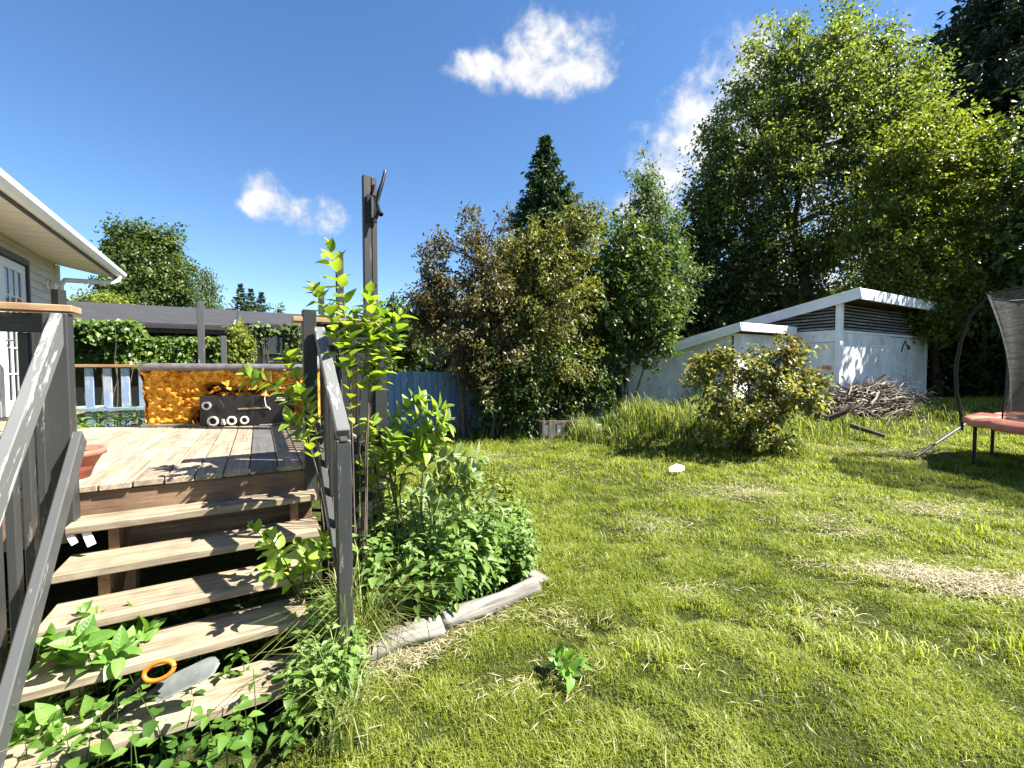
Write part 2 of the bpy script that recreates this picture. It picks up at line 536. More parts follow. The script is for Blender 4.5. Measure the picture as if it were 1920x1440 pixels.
def mk_foam():
    m, g, p, out = new_mat('amber_spray_foam')
    tc = g.node('ShaderNodeTexCoord')
    v = tc.outputs['Object']
    n1 = g.noise(v, 7.5, 9, .70, 1.1)
    n2 = g.noise(v, 34, 5, .65, .6)
    vo = g.node('ShaderNodeTexVoronoi', feature='DISTANCE_TO_EDGE'); g.put(vo.inputs['Vector'], g.mapping(v, (1, 1, 1.5))); vo.inputs['Scale'].default_value = 12
    f = g.math('ADD', g.math('MULTIPLY', n1, .75), g.math('MULTIPLY', n2, .3))
    col = g.ramp(f, [(.34, (.05, .012, .003)), (.42, (.28, .085, .008)), (.49, (.58, .23, .02)), (.56, (.76, .37, .045)), (.66, (.84, .54, .15))])
    lum = g.ramp(vo.outputs['Distance'], [(0., .55), (.12, 1.)])
    g.l.new(g.mix(.7, col, g.mix(1.0, col, lum, 'MULTIPLY')), p.inputs['Base Color'])
    p.inputs['Roughness'].default_value = .95
    p.inputs['Specular IOR Level'].default_value = .12
    n3 = g.noise(v, 70, 4, .7)
    bump(g, p, g.math('ADD', f, g.math('MULTIPLY', n3, .25)), 1.0, .05)
    return m
M_foam = mk_foam()

def mk_ground():
    m, g, p, out = new_mat('ground_soil_and_thatch')
    geo = g.node('ShaderNodeNewGeometry')
    v = geo.outputs['Position']
    n1 = g.noise(v, 1.4, 5, .6)
    n2 = g.noise(v, 38, 5, .7)
    n3 = g.noise(v, 9, 4, .6)
    n4 = g.noise(v, 150, 4, .75)
    soil = g.ramp(n2, [(.3, (.010, .010, .005)), (.5, (.045, .047, .018)), (.75, (.17, .17, .07))])
    green = g.ramp(n3, [(.3, (.035, .05, .010)), (.7, (.12, .15, .03))])
    col = g.mix(g.ramp(n1, [(.35, .35), (.65, .85)]), soil, green)
    col = g.mix(1.0, col, g.ramp(n4, [(.36, .25), (.52, .9), (.7, 1.5)]), 'MULTIPLY')
    g.l.new(col, p.inputs['Base Color'])
    p.inputs['Roughness'].default_value = 1.0
    p.inputs['Specular IOR Level'].default_value = .1
    bump(g, p, g.math('ADD', n2, n4), 1.0, .03)
    return m
M_ground = mk_ground()

def mk_net():
    m, g, p, out = new_mat('black_safety_net')
    tc = g.node('ShaderNodeTexCoord')
    p.inputs['Base Color'].default_value = (.11, .105, .095, 1)
    p.inputs['Roughness'].default_value = .8
    n = g.noise(tc.outputs['Object'], 90, 2, .6)
    n2 = g.noise(g.mapping(tc.outputs['Object'], (2, 2, 40)), 1.0, 4, .6)
    tr = g.node('ShaderNodeBsdfTransparent')
    mx = g.node('ShaderNodeMixShader')
    a = g.math('ADD', g.math('MULTIPLY', n, .5), g.math('MULTIPLY', n2, .5))
    g.put(mx.inputs[0], g.ramp(a, [(.36, .42), (.62, .85)]))
    g.l.new(tr.outputs[0], mx.inputs[1]); g.l.new(p.outputs[0], mx.inputs[2])
    g.l.new(mx.outputs[0], out.inputs[0])
    return m
M_net = mk_net()

M_grass = leafmat('grass_blades', (.09, .12, .012), (.245, .29, .034), (.46, .47, .20), .48, .5, (1.35, 1.4, .5))
M_tallgrass = leafmat('tall_grass_blades', (.045, .08, .014), (.14, .19, .035), (.38, .38, .17), .42, .5)
M_straw = leafmat('dry_clippings', (.20, .17, .09), (.38, .34, .20), (.56, .52, .38), .3, .6, (1.2, 1.1, .8))
M_mint = leafmat('mint_leaves', (.06, .11, .025), (.13, .215, .05), (.24, .33, .11), .35, .42)
M_weed = leafmat('weed_leaves', (.03, .075, .012), (.075, .155, .022), (.15, .25, .05), .35, .45)
M_lilac = objleafmat('lilac_leaf', (.10, .17, .025), (.19, .28, .04), (.32, .40, .075))
M_bigleaf = objleafmat('broad_leaf', (.07, .16, .03), (.13, .26, .045), (.20, .34, .07))
M_greyleaf = objleafmat('silvery_leaf', (.11, .17, .06), (.20, .28, .11), (.32, .38, .20))
M_t_poplar = leafmat('poplar_leaves', (.055, .08, .024), (.12, .16, .046), (.21, .25, .10), .44, .33)
M_t_bright = leafmat('yellow_green_leaves', (.07, .10, .018), (.155, .19, .036), (.26, .28, .075), .45, .42)
M_t_green = leafmat('green_leaves', (.032, .058, .017), (.072, .112, .034), (.14, .185, .06), .38, .42)
M_t_purple = leafmat('purple_bronze_leaves', (.045, .032, .02), (.105, .095, .04), (.20, .20, .075), .32, .40, (1.45, 1.25, .6))
M_t_bronze = leafmat('bronze_green_leaves', (.07, .06, .024), (.14, .155, .045), (.25, .275, .09), .36, .40, (1.45, 1.4, .5))
M_t_willow = leafmat('grey_green_leaves', (.045, .075, .030), (.085, .13, .05), (.15, .20, .09), .36, .45)
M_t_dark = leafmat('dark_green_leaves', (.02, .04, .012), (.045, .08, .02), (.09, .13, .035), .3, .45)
M_t_bush = leafmat('bush_leaves', (.11, .08, .035), (.18, .21, .055), (.31, .33, .12), .36, .42, (1.5, 1.3, .5))
M_needle = leafmat('spruce_needles', (.016, .036, .014), (.036, .07, .025), (.075, .12, .043), .15, .5, (1.2, 1.3, .6))
M_needle2 = leafmat('dark_spruce_needles', (.012, .025, .014), (.026, .048, .027), (.05, .08, .042), .12, .5, (1.2, 1.3, .8))
M_vine = leafmat('vine_leaves', (.035, .07, .012), (.08, .14, .02), (.17, .24, .045), .4, .42)
M_fern = leafmat('fern_fronds', (.03, .08, .012), (.07, .14, .02), (.13, .22, .035), .35, .45)
M_dead = leafmat('dead_stalks', (.10, .065, .035), (.22, .15, .085), (.38, .29, .18), .2, .7, (1.1, 1, .8))

# ================================================================== SETTING
def build_ground():
    n = 330
    t = np.linspace(-1, 1, n)
    k = 6.3
    xs = 2.0 * np.sinh(k * t) / 1.0
    ys = 4.0 + 2.0 * np.sinh(k * t)
    X, Y = np.meshgrid(xs, ys, indexing='ij')
    Z = gz(X, Y)
    V = np.stack([X, Y, Z], -1).reshape(-1, 3)
    i = np.arange(n - 1)[:, None] * n; j = np.arange(n - 1)[None]
    Q = np.stack([i + j, i + n + j, i + n + j + 1, i + j + 1], -1).reshape(-1, 4)
    o = mesh_obj('ground', np_mesh('ground', V, [Q], None, True), M_ground)
    tag(o, kind='structure')
build_ground()

# ------------------------------------------------------------------ house at the edge of the picture
def build_house():
    V0, UC, UE = -2.6, 10.47, 11.6
    ZS = 3.39
    h = thing('house', 'cream sided house with white gutter and glazed door beside the deck', 'house', HS(V0, 8, 0))
    # lapped siding, one board per course
    u_d0, u_d1, zd = 7.45, 9.20, 3.20
    rows = 23
    hh = .115
    for i in range(rows):
        z = .78 + i * hh
        if z + hh > ZS + .05: break
        spans = [(1.0, UC)] if z > zd - .02 else [(1.0, u_d0), (u_d1, UC)]
        for a, b in spans:
            o = beam('siding_board', HS(V0 + .012, a, z + hh / 2), HS(V0 + .012, b, z + hh / 2), hh + .012, .014, M_siding, h,
                     up=HS(1, 0, .13), bev=.002)
    bm = bmesh.new()
    prism(bm, [HS(V0 - .01, 1.0, 0), HS(V0 - .01, u_d0, 0), HS(V0 - .01, u_d0, ZS), HS(V0 - .01, 1.0, ZS)], HS(-.12, 0, 0))
    prism(bm, [HS(V0 - .01, u_d1, 0), HS(V0 - .01, UC, 0), HS(V0 - .01, UC, ZS), HS(V0 - .01, u_d1, ZS)], HS(-.12, 0, 0))
    prism(bm, [HS(V0 - .01, u_d0, zd), HS(V0 - .01, u_d1, zd), HS(V0 - .01, u_d1, ZS), HS(V0 - .01, u_d0, ZS)], HS(-.12, 0, 0))
    prism(bm, [HS(V0 - .13, UC, 0), HS(-7, UC, 0), HS(-7, UC, ZS), HS(V0 - .13, UC, ZS)], HS(0, -.14, 0))
    bm_obj('wall', bm, M_siding, h)
    beam('corner_trim', HS(V0 + .02, UC, .7), HS(V0 + .02, UC, ZS - .02), .09, .09, M_siding, h, up=HS(1, 0, 0))
    # French door: frame, leaf, muntins, panes
    d = beam('door_frame', HS(V0 + .03, u_d0, zd - .05), HS(V0 + .03, u_d1, zd - .05), .09, .07, M_darktrim, h, up=HS(1, 0, 0))
    beam('frame_side', HS(V0 + .03, u_d1 - .03, 1.0), HS(V0 + .03, u_d1 - .03, zd - .1), .06, .07, M_darktrim, d, up=HS(1, 0, 0))
    beam('frame_side', HS(V0 + .03, u_d0 + .03, 1.0), HS(V0 + .03, u_d0 + .03, zd - .1), .06, .07, M_darktrim, d, up=HS(1, 0, 0))
    for s in (0, 1):
        a = u_d0 + .07 + s * .805
        b = a + .80
        lf = beam('door_leaf', HS(V0 + .015, a, 1.10), HS(V0 + .015, b, 1.10), .2, .045, M_trimw, h, up=HS(1, 0, 0))
        beam('leaf_rail', HS(V0 + .015, a, 3.03), HS(V0 + .015, b, 3.03), .12, .045, M_trimw, lf, up=HS(1, 0, 0))
        for uu in (a + .06, b - .06):
            beam('leaf_stile', HS(V0 + .015, uu, 1.20), HS(V0 + .015, uu, 2.97), .12, .045, M_trimw, lf, up=HS(1, 0, 0))
        for k in range(1, 3):
            uu = a + .12 + k * .56 / 3
            beam('muntin', HS(V0 + .015, uu, 1.20), HS(V0 + .015, uu, 2.97), .022, .03, M_trimw, lf, up=HS(1, 0, 0), bev=.003)
        for k in range(1, 5):
            zz = 1.20 + k * 1.77 / 5
            beam('muntin', HS(V0 + .013, a + .12, zz), HS(V0 + .013, b - .12, zz), .022, .03, M_trimw, lf, up=HS(1, 0, 0), bev=.003)
        beam('pane', HS(V0 + .012, a + .12, 2.085), HS(V0 + .012, b - .12, 2.085), 1.77, .008, M_glass, lf, up=HS(1, 0, 0), bev=0)
        if s:
            tube_obj('door_handle', [([HS(V0 + .04, a + .06, 2.0), HS(V0 + .085, a + .06, 2.0), HS(V0 + .085, a + .16, 2.0)], [.012] * 3)], M_steel, lf)
    # soffit with its fascia, gutter and roof
    bm = bmesh.new()
    prism(bm, [HS(V0, 1, ZS), HS(-2.0, 1, ZS), HS(-2.0, UE, ZS), HS(V0, UC, ZS)], (0, 0, .02))
    sf = bm_obj('soffit', bm, M_soffit, h)
    for i in range(34):
        u = 1.2 + i * .3
        if u < UC:
            beam('soffit_groove', HS(V0 + .02, u, ZS - .002), HS(-2.03, u, ZS - .002), .014, .004, M_siding, sf, bev=0)
    beam('fascia', HS(-1.985, 1, ZS + .06), HS(-1.985, UE + .05, ZS + .06), .16, .025, M_darktrim, h, up=HS(1, 0, 0))
    bm = bmesh.new()
    prof = [(-1.97, ZS + .02), (-1.90, ZS + .02), (-1.865, ZS + .075), (-1.85, ZS + .13), (-1.865, ZS + .13), (-1.88, ZS + .08), (-1.91, ZS + .035), (-1.97, ZS + .035)]
    prism(bm, [HS(a, 1, b) for a, b in prof], HS(0, UE - .9, 0))
    bm_obj('gutter', bm, M_trimw, h)
    bm = bmesh.new()
    rp = [(-1.90, ZS + .15), (-1.90, ZS + .18), (-7, ZS + 1.5), (-7, ZS + 1.47)]
    prism(bm, [HS(a, 1, b) for a, b in rp], HS(0, UE - .95, 0))
    bm_obj('roof', bm, M_shingle, h)
    tube_obj('downspout', [([HS(-1.91, UE - .25, ZS + .03), HS(-1.93, UE - .25, ZS - .06), HS(-2.02, UE - .35, ZS - .13), HS(V0 + .10, UC + .12, ZS - .24),
                             HS(V0 + .06, UC + .06, ZS - .34), HS(V0 + .06, UC + .05, .6)], [.04, .042, .042, .04, .04, .04])], M_trimw, h, 8)
    lamp = tube_obj('wall_lamp', [([HS(V0 + .02, UC - .38, 2.98), HS(V0 + .05, UC - .38, 2.98)], [.085, .085]), ([HS(V0 + .05, UC - .38, 2.98), HS(V0 + .09, UC - .38, 2.97), HS(V0 + .14, UC - .38, 2.94)], [.05, .065, .03])], M_trimw, h, 14)
    tube_obj('lamp_ring', [([HS(V0 + .1, UC - .38 + .075 * math.cos(t), 2.955 + .075 * math.sin(t)) for t in np.linspace(0, 6.2832, 15)], [.012] * 15)], M_siding, lamp, 6)
build_house()

# ------------------------------------------------------------------ neighbouring garage
def build_garage():
    g = thing('garage', 'low grey and brown garage with dark shingle roof behind the posts', 'garage', DK(-1, 16, 0))
    ue, ur, ze, zr = 14.98, 18.96, 2.83, 3.72
    def roof(v0, v1, ue, ze, ur, zr):
        bm = bmesh.new()
        prism(bm, [DK(v0, ue, ze), DK(v0, ur, zr), DK(v0, ur + 4, ze - .1), DK(v0, ur + 4, ze - .2), DK(v0, ur, zr - .1), DK(v0, ue, ze - .06)], DK(v1 - v0, 0, 0))
        return bm_obj('roof', bm, M_shingle, g)
    r1 = roof(-12, -.60, ue, ze, ur, zr)
    r2 = roof(-.58, 7.5, ue + .7, ze + .16, ur, zr - .02)
    beam('eave_fascia', DK(-12, ue + .02, ze - .16), DK(-.6, ue + .02, ze - .16), .2, .03, M_darktrim, g, up=DK(0, -1, 0))
    beam('eave_fascia', DK(-.55, ue + .72, ze), DK(7.5, ue + .72, ze), .2, .03, M_darktrim, g, up=DK(0, -1, 0))
    beam('gutter', DK(-12, ue - .05, ze - .10), DK(-.6, ue - .05, ze - .10), .09, .1, M_darktrim, g, up=DK(0, -1, 0))
    beam('rake_board', DK(-.585, ue - .08, ze - .05), DK(-.585, ue + 1.0, ze + .19), .16, .03, M_garwall, g, up=DK(1, 0, 0))
    bm = bmesh.new()
    prism(bm, [DK(-12, ue + .45, 1.12), DK(-.75, ue + .45, 1.12), DK(-.75, ue + .45, ze), DK(-12, ue + .45, ze)], DK(0, .2, 0))
    bm_obj('wall', bm, M_garbrown, g)
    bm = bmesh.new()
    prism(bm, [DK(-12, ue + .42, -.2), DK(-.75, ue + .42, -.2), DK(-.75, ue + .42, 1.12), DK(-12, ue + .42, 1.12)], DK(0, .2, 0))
    bm_obj('lower_wall', bm, M_backwall, g)  # lower part of the brown wall, in a paler tan
    bm = bmesh.new()
    prism(bm, [DK(-.72, ue + 1.05, -.2), DK(7.5, ue + 1.05, -.2), DK(7.5, ue + 1.05, ze + .1), DK(-.72, ue + 1.05, ze + .1)], DK(0, .2, 0))
    bm_obj('wall', bm, M_garwall, g)
    # window
    u = ue + 1.0
    def V_at(px): # v where a sight line meets the wall plane
        r = (px - 960) / F_PX
        return (r * .866 * u + .5 * u) / (.866 - .5 * r)
    v0, v1 = V_at(492), V_at(536)
    z0, z1 = 2.02, 2.72
    f = beam('window', DK(v0, u, z0), DK(v1, u, z0), .08, .08, M_darktrim, g, up=DK(0, -1, 0))
    beam('frame', DK(v0, u, z1), DK(v1, u, z1), .08, .08, M_darktrim, f, up=DK(0, -1, 0))
    for v in (v0, v1):
        beam('frame', DK(v, u, z0 + .04), DK(v, u, z1 - .04), .08, .08, M_darktrim, f, up=DK(0, -1, 0))
    beam('sash', DK(v0 + .05, u + .01, z0 + .06), DK(v1 - .05, u + .01, z0 + .06), .035, .05, M_trimw, f, up=DK(0, -1, 0))
    beam('pane', DK(v0 + .04, u + .03, (z0 + z1) / 2), DK(v1 - .04, u + .03, (z0 + z1) / 2), z1 - z0 - .08, .01, M_glass, f, up=DK(0, -1, 0), bev=0)
build_garage()

# ------------------------------------------------------------------ shed
def build_shed():
    C = Vector((8.54, 11.5, 0))
    def S(v, u, z): return C + DK(v, u, z)
    zb = .35
    s = thing('garden_shed', 'white plywood shed with slanted roof and dark louvred gable strip behind the brush pile', 'shed', S(2, 3, zb))
    W, Ld = 5.75, 7.4
    zt = 2.63                       # top of the plywood
    def zr(u): return 3.37 - .19 * u   # underside of main roof
    # right-hand (front) wall: panels and doors, each a part
    def panel(name, v0, v1, z0, z1, dep=0, lab=None):
        bm = bmesh.new()
        prism(bm, [S(v0, dep, z0), S(v1, dep, z0), S(v1, dep, z1), S(v0, dep, z1)], DK(0, .05, 0))
        return bm_obj(name, bm, M_shed, s)
    panel('plywood_panel', .09, 1.20, zb, 2.55)
    panel('plywood_panel', 1.212, 2.42, zb, 2.55)
    panel('plywood_panel', 2.43, 2.98, zb, 2.55)
    d1 = panel('door', 3.0, 4.22, zb + .03, 2.53, .004)
    d2 = panel('door', 4.245, 5.60, zb + .03, 2.53, .004)
    for v0 in (4.16,):
        tube_obj('door_handle', [([S(v0, -.02, 1.05), S(v0, -.06, 1.05), S(v0, -.06, 1.17), S(v0, -.02, 1.17)], [.012] * 4)], M_blackmetal, d1)
        tube_obj('door_hasp', [([S(v0 + .02, -.01, 2.33), S(v0 + .14, -.03, 2.30), S(v0 + .19, -.03, 2.2)], [.02, .02, .03])], M_blackmetal, d1)
    tube_obj('strap', [([S(3.85, -.01, 2.1), S(3.9, -.02, 2.25), S(4.05, -.03, 2.45), S(4.15, -.02, 2.36)], [.014] * 4)], M_rust, s)
    beam('trim_board', S(.09, -.012, 2.585), S(W - .02, -.012, 2.585), .07, .03, M_shedtrim, s, up=DK(0, -1, 0))
    beam('flashing_strip', S(1.75, -.012, 2.24), S(3.02, -.012, 2.24), .035, .018, M_shedtrim, s, up=DK(0, -1, 0))
    beam('flashing_strip', S(1.75, -.012, 2.26), S(1.75, -.012, 2.42), .03, .018, M_shedtrim, s, up=DK(0, -1, 0))
    beam('door_trim', S(2.985, -.014, zb + .05), S(2.985, -.014, 2.55), .05, .02, M_shedtrim, s, up=DK(0, -1, 0))
    beam('corner_post', S(.0, 0, zb - .05), S(.0, 0, 3.36), .15, .13, M_shedtrim, s, up=DK(0, -1, 0))
    beam('corner_post', S(W, .03, zb - .05), S(W, .03, 3.3), .12, .12, M_shedtrim, s, up=DK(0, -1, 0))
    # left (side) wall of plywood between the corner and the annex, then hidden run behind it
    us = [(.08, 1.31), (1.32, 2.5), (2.51, 3.7), (3.71, 4.9), (4.91, 6.1), (6.11, Ld)]
    for a, b in us:
        bm = bmesh.new()
        ztop_a, ztop_b = min(2.62, zr(a) - .03), min(2.62, zr(b) - .03)
        zm = 2.30
        prism(bm, [S(-.04, a, zb), S(-.04, b, zb), S(-.04, b, min(zm, ztop_b)), S(-.04, a, min(zm, ztop_a))], DK(.05, 0, 0))
        bm_obj('plywood_panel', bm, M_shed, s)
        if ztop_b > zm + .06:
            bm = bmesh.new()
            prism(bm, [S(-.045, a, zm + .012), S(-.045, b, zm + .012), S(-.045, b, ztop_b), S(-.045, a, ztop_a)], DK(.05, 0, 0))
            bm_obj('plywood_panel', bm, M_shed, s)
    beam('floor_sill', S(-.02, .0, zb - .06), S(-.02, Ld, zb - .06), .14, .10, M_pallet, s)
    # louvre slats under the roof: front run and the tapering side run
    nl = 8
    for i in range(nl):
        z = 2.67 + i * .086
        beam('louvre_slat', S(.1, .02, z), S(W - .1, .02, z), .048, .012, M_louver, s, up=DK(0, -1, .6), bev=.002)
        ub = min((3.37 - z - .05) / .19, 4.5)
        if ub > .3:
            beam('louvre_slat', S(-.03, .1, z), S(-.03, ub, z), .048, .012, M_louver, s, up=DK(-1, 0, .6), bev=.002)
    # black sheets painted in for the unlit interior behind the louvres
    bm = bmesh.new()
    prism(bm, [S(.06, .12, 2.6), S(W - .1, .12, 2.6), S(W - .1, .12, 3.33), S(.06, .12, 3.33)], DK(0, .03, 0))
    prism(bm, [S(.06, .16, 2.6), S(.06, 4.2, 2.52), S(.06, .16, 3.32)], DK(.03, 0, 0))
    bm_obj('louvre_dark_fill', bm, M_black, s)
    # roof: sloping deck, white fascia boards
    def roof(v0, v1, u0, u1, f, th, name):
        bm = bmesh.new()
        prism(bm, [S(v0, u0, f(u0)), S(v0, u1, f(u1)), S(v0, u1, f(u1) + th), S(v0, u0, f(u0) + th)], DK(v1 - v0, 0, 0))
        return bm_obj(name, bm, M_garbrown, s)
    roof(-.14, W + .35, -.50, Ld + .2, lambda u: zr(u) + .02, .10, 'roof')
    beam('roof_fascia', S(-.19, -.54, zr(-.54) + .02), S(-.19, Ld + .2, zr(Ld + .2) + .02), .27, .05, M_shedtrim, s, up=DK(-1, 0, 0), bev=.006)
    beam('roof_fascia', S(-.165, -.53, zr(-.5) + .0), S(2.9, -.53, zr(-.5) + .0), .27, .045, M_shedtrim, s, up=DK(0, -1, 0), bev=.006)
    beam('roof_fascia', S(2.905, -.53, zr(-.5) + .0), S(W + .35, -.53, zr(-.5) + .0), .27, .045, M_shedtrim, s, up=DK(0, -1, 0), bev=.006)
    # annex standing out from the side wall
    A = S(-2.56, 1.29 - .01, 0)
    uA0 = 1.28
    def za(u): return 2.48 - .235 * (u - uA0)
    for v0, v1 in ((-2.56, -1.30), (-1.29, -.05)):
        bm = bmesh.new()
        prism(bm, [S(v0 + .0, uA0, zb), S(v1, uA0, zb), S(v1, uA0, za(uA0) + .04), S(v0, uA0, za(uA0) + .04)], DK(0, .05, 0))
        bm_obj('annex_panel', bm, M_shed, s)
    for a, b in ((uA0 + .055, 2.5), (2.51, 3.72), (3.73, 4.95)):
        bm = bmesh.new()
        prism(bm, [S(-2.565, a, zb), S(-2.565, b, zb), S(-2.565, b, za(b) + .03), S(-2.565, a, za(a) + .03)], DK(.05, 0, 0))
        bm_obj('annex_panel', bm, M_shed, s)
    beam('annex_corner_trim', S(-2.575, uA0 - .015, zb), S(-2.575, uA0 - .015, 2.45), .035, .03, M_darktrim, s, up=DK(-1, 0, 0))
    bm = bmesh.new()
    prism(bm, [S(-2.7, uA0 - .3, za(uA0 - .3) + .07), S(-2.7, 5.1, za(5.1) + .07), S(-2.7, 5.1, za(5.1) + .16), S(-2.7, uA0 - .3, za(uA0 - .3) + .16)], DK(2.64, 0, 0))
    bm_obj('annex_roof', bm, M_garbrown, s)
    beam('annex_fascia', S(-2.73, uA0 - .33, za(uA0 - .33) + .10), S(-2.73, 5.1, za(5.1) + .10), .21, .045, M_shedtrim, s, up=DK(-1, 0, 0), bev=.006)
    beam('annex_fascia', S(-2.705, uA0 - .325, za(uA0 - .33) + .095), S(-.20, uA0 - .325, za(uA0 - .33) + .095), .21, .04, M_shedtrim, s, up=DK(0, -1, 0), bev=.006)
    # tape and sticker left on the wall
    beam('tape', S(-.045 - .045, .13, 1.62), S(-.045 - .045, .34, 1.64), .09, .004, M_label, s, up=DK(-1, 0, 0), bev=0)
    beam('sticker', S(-1.45, uA0 - .006, 2.02), S(-1.28, uA0 - .006, 2.02), .15, .006, M_bluerag, s, up=DK(0, -1, 0), bev=0)
build_shed()

# ------------------------------------------------------------------ fences and posts
def build_blue_fence():
    a, b = Vector((-3.4, 9.9, 0)), Vector((2.5, 11.7, 0))
    f = thing('board_fence', 'blue painted vertical board fence standing behind the shrubs', 'fence', (a + b) / 2)
    d = (b - a).normalized(); n = Vector((d.y, -d.x, 0))
    L = (b - a).length; w = .143
    rnd = random.Random(4)
    for i in range(int(L / w)):
        p = a + d * (i + .5) * w + n * rnd.uniform(-.005, .005)
        z0 = .12; z1 = 1.54 + rnd.uniform(-.012, .012)
        beam('fence_board', p + Vector((0, 0, z0)), p + Vector((0, 0, z1)), w - .007, .019, M_bluefence, f, up=n)
    for z in (.45, 1.25):
        beam('fence_rail', a - n * .035 + Vector((0, 0, z)), b - n * .035 + Vector((0, 0, z)), .085, .04, M_bluefence, f, up=n)
build_blue_fence()

def build_slat_fence():
    a, b = at(128, 690, 6.0), at(330, 690, 6.4)
    a.z = b.z = 0
    f = thing('slat_fence', 'pale blue slatted fence beyond the deck, beside the hot tub', 'fence', (a + b) / 2)
    d = (b - a).normalized(); n = Vector((d.y, -d.x, 0)); L = (b - a).length
    w, gap = .098, .105
    i = 0; x = .02
    while x < L:
        p = a + d * x
        beam('slat', p + Vector((0, 0, .6)), p + Vector((0, 0, 1.635)), w, .02, M_ltblue, f, up=n)
        x += w + gap
    beam('top_rail', a + Vector((0, 0, 1.665)), b + Vector((0, 0, 1.665)), .11, .04, M_cap, f)
    beam('bottom_rail', a + n * .035 + Vector((0, 0, 1.06)), b + n * .035 + Vector((0, 0, 1.06)), .05, .035, M_ltblue, f, up=n)
build_slat_fence()

# upright pergola posts
def post(name, px_c, y_top, depth, w, label, zb=0.0, mat=M_post, group='unfinished pergola posts'):
    p = at(px_c, y_top, depth); top = p.z; p.z = 0
    t = thing(name, label, 'post', p + Vector((0, 0, zb)), group)
    beam('shaft', p + Vector((0, 0, zb)), p + Vector((0, 0, top)), w, w, mat, t, up=DK(0, -1, 0), bev=.006)
    return t, p, top

t, p, top = post('pergola_post', 686.5, 330, 4.5, .076, 'tallest charcoal post, doubled, with a twisted iron hanger near its top')
p2 = p + DK(.070, .01, 0)
beam('side_plank', p2 + Vector((0, 0, .0)), p2 + Vector((0, 0, top - .01)), .052, .08, M_post, t, up=DK(0, -1, 0), bev=.005)
# twisted rusty hanger and its plate
q = p + DK(.04, -.055, 0)
br = beam('bracket_plate', q + Vector((0, 0, top - .47)), q + Vector((0, 0, top - .20)), .10, .02, M_blackmetal, t, up=DK(0, -1, 0))
beam('bracket_block', q + DK(.0, -.03, top - .44), q + DK(.0, -.03, top - .23), .035, .04, M_post, br, up=DK(0, -1, 0))
hp = [q + DK(.03, -.04, top - .44), q + DK(.055, -.06, top - .36), q + DK(.04, -.05, top - .28), q + DK(.06, -.06, top - .18), q + DK(.09, -.06, top - .09), q + DK(.115, -.05, top + .01), q + DK(.125, -.05, top + .055), q + DK(.105, -.05, top + .05)]
tube_obj('iron_hanger', [(hp, [.014, .02, .016, .022, .018, .015, .012, .008]), ([hp[1], hp[1] + Vector((.03, -.02, -.05))], [.018, .024])], M_blackmetal, t)
for z in (-1.10, -1.38, -1.9):
    tube_obj('bolt', [([p2 + DK(.0, -.045, top + z), p2 + DK(.0, -.075, top + z)], [.012, .012])], M_blackmetal, t)
post('pergola_post', 636, 473, 6.9, .105, 'middle-height dark post rising behind the leafy stems')
post('pergola_post', 602, 543, 9.0, .105, 'shortest dark post, farthest from the deck in its row')
post('pergola_post', 375.5, 567, 7.2, .094, 'lone grey post rising behind the hot tub rim', mat=M_rail2)
post('pergola_post', 419, 630, 7.25, .082, 'stubby grey post behind the hot tub, next to the column of vine', mat=M_rail2)

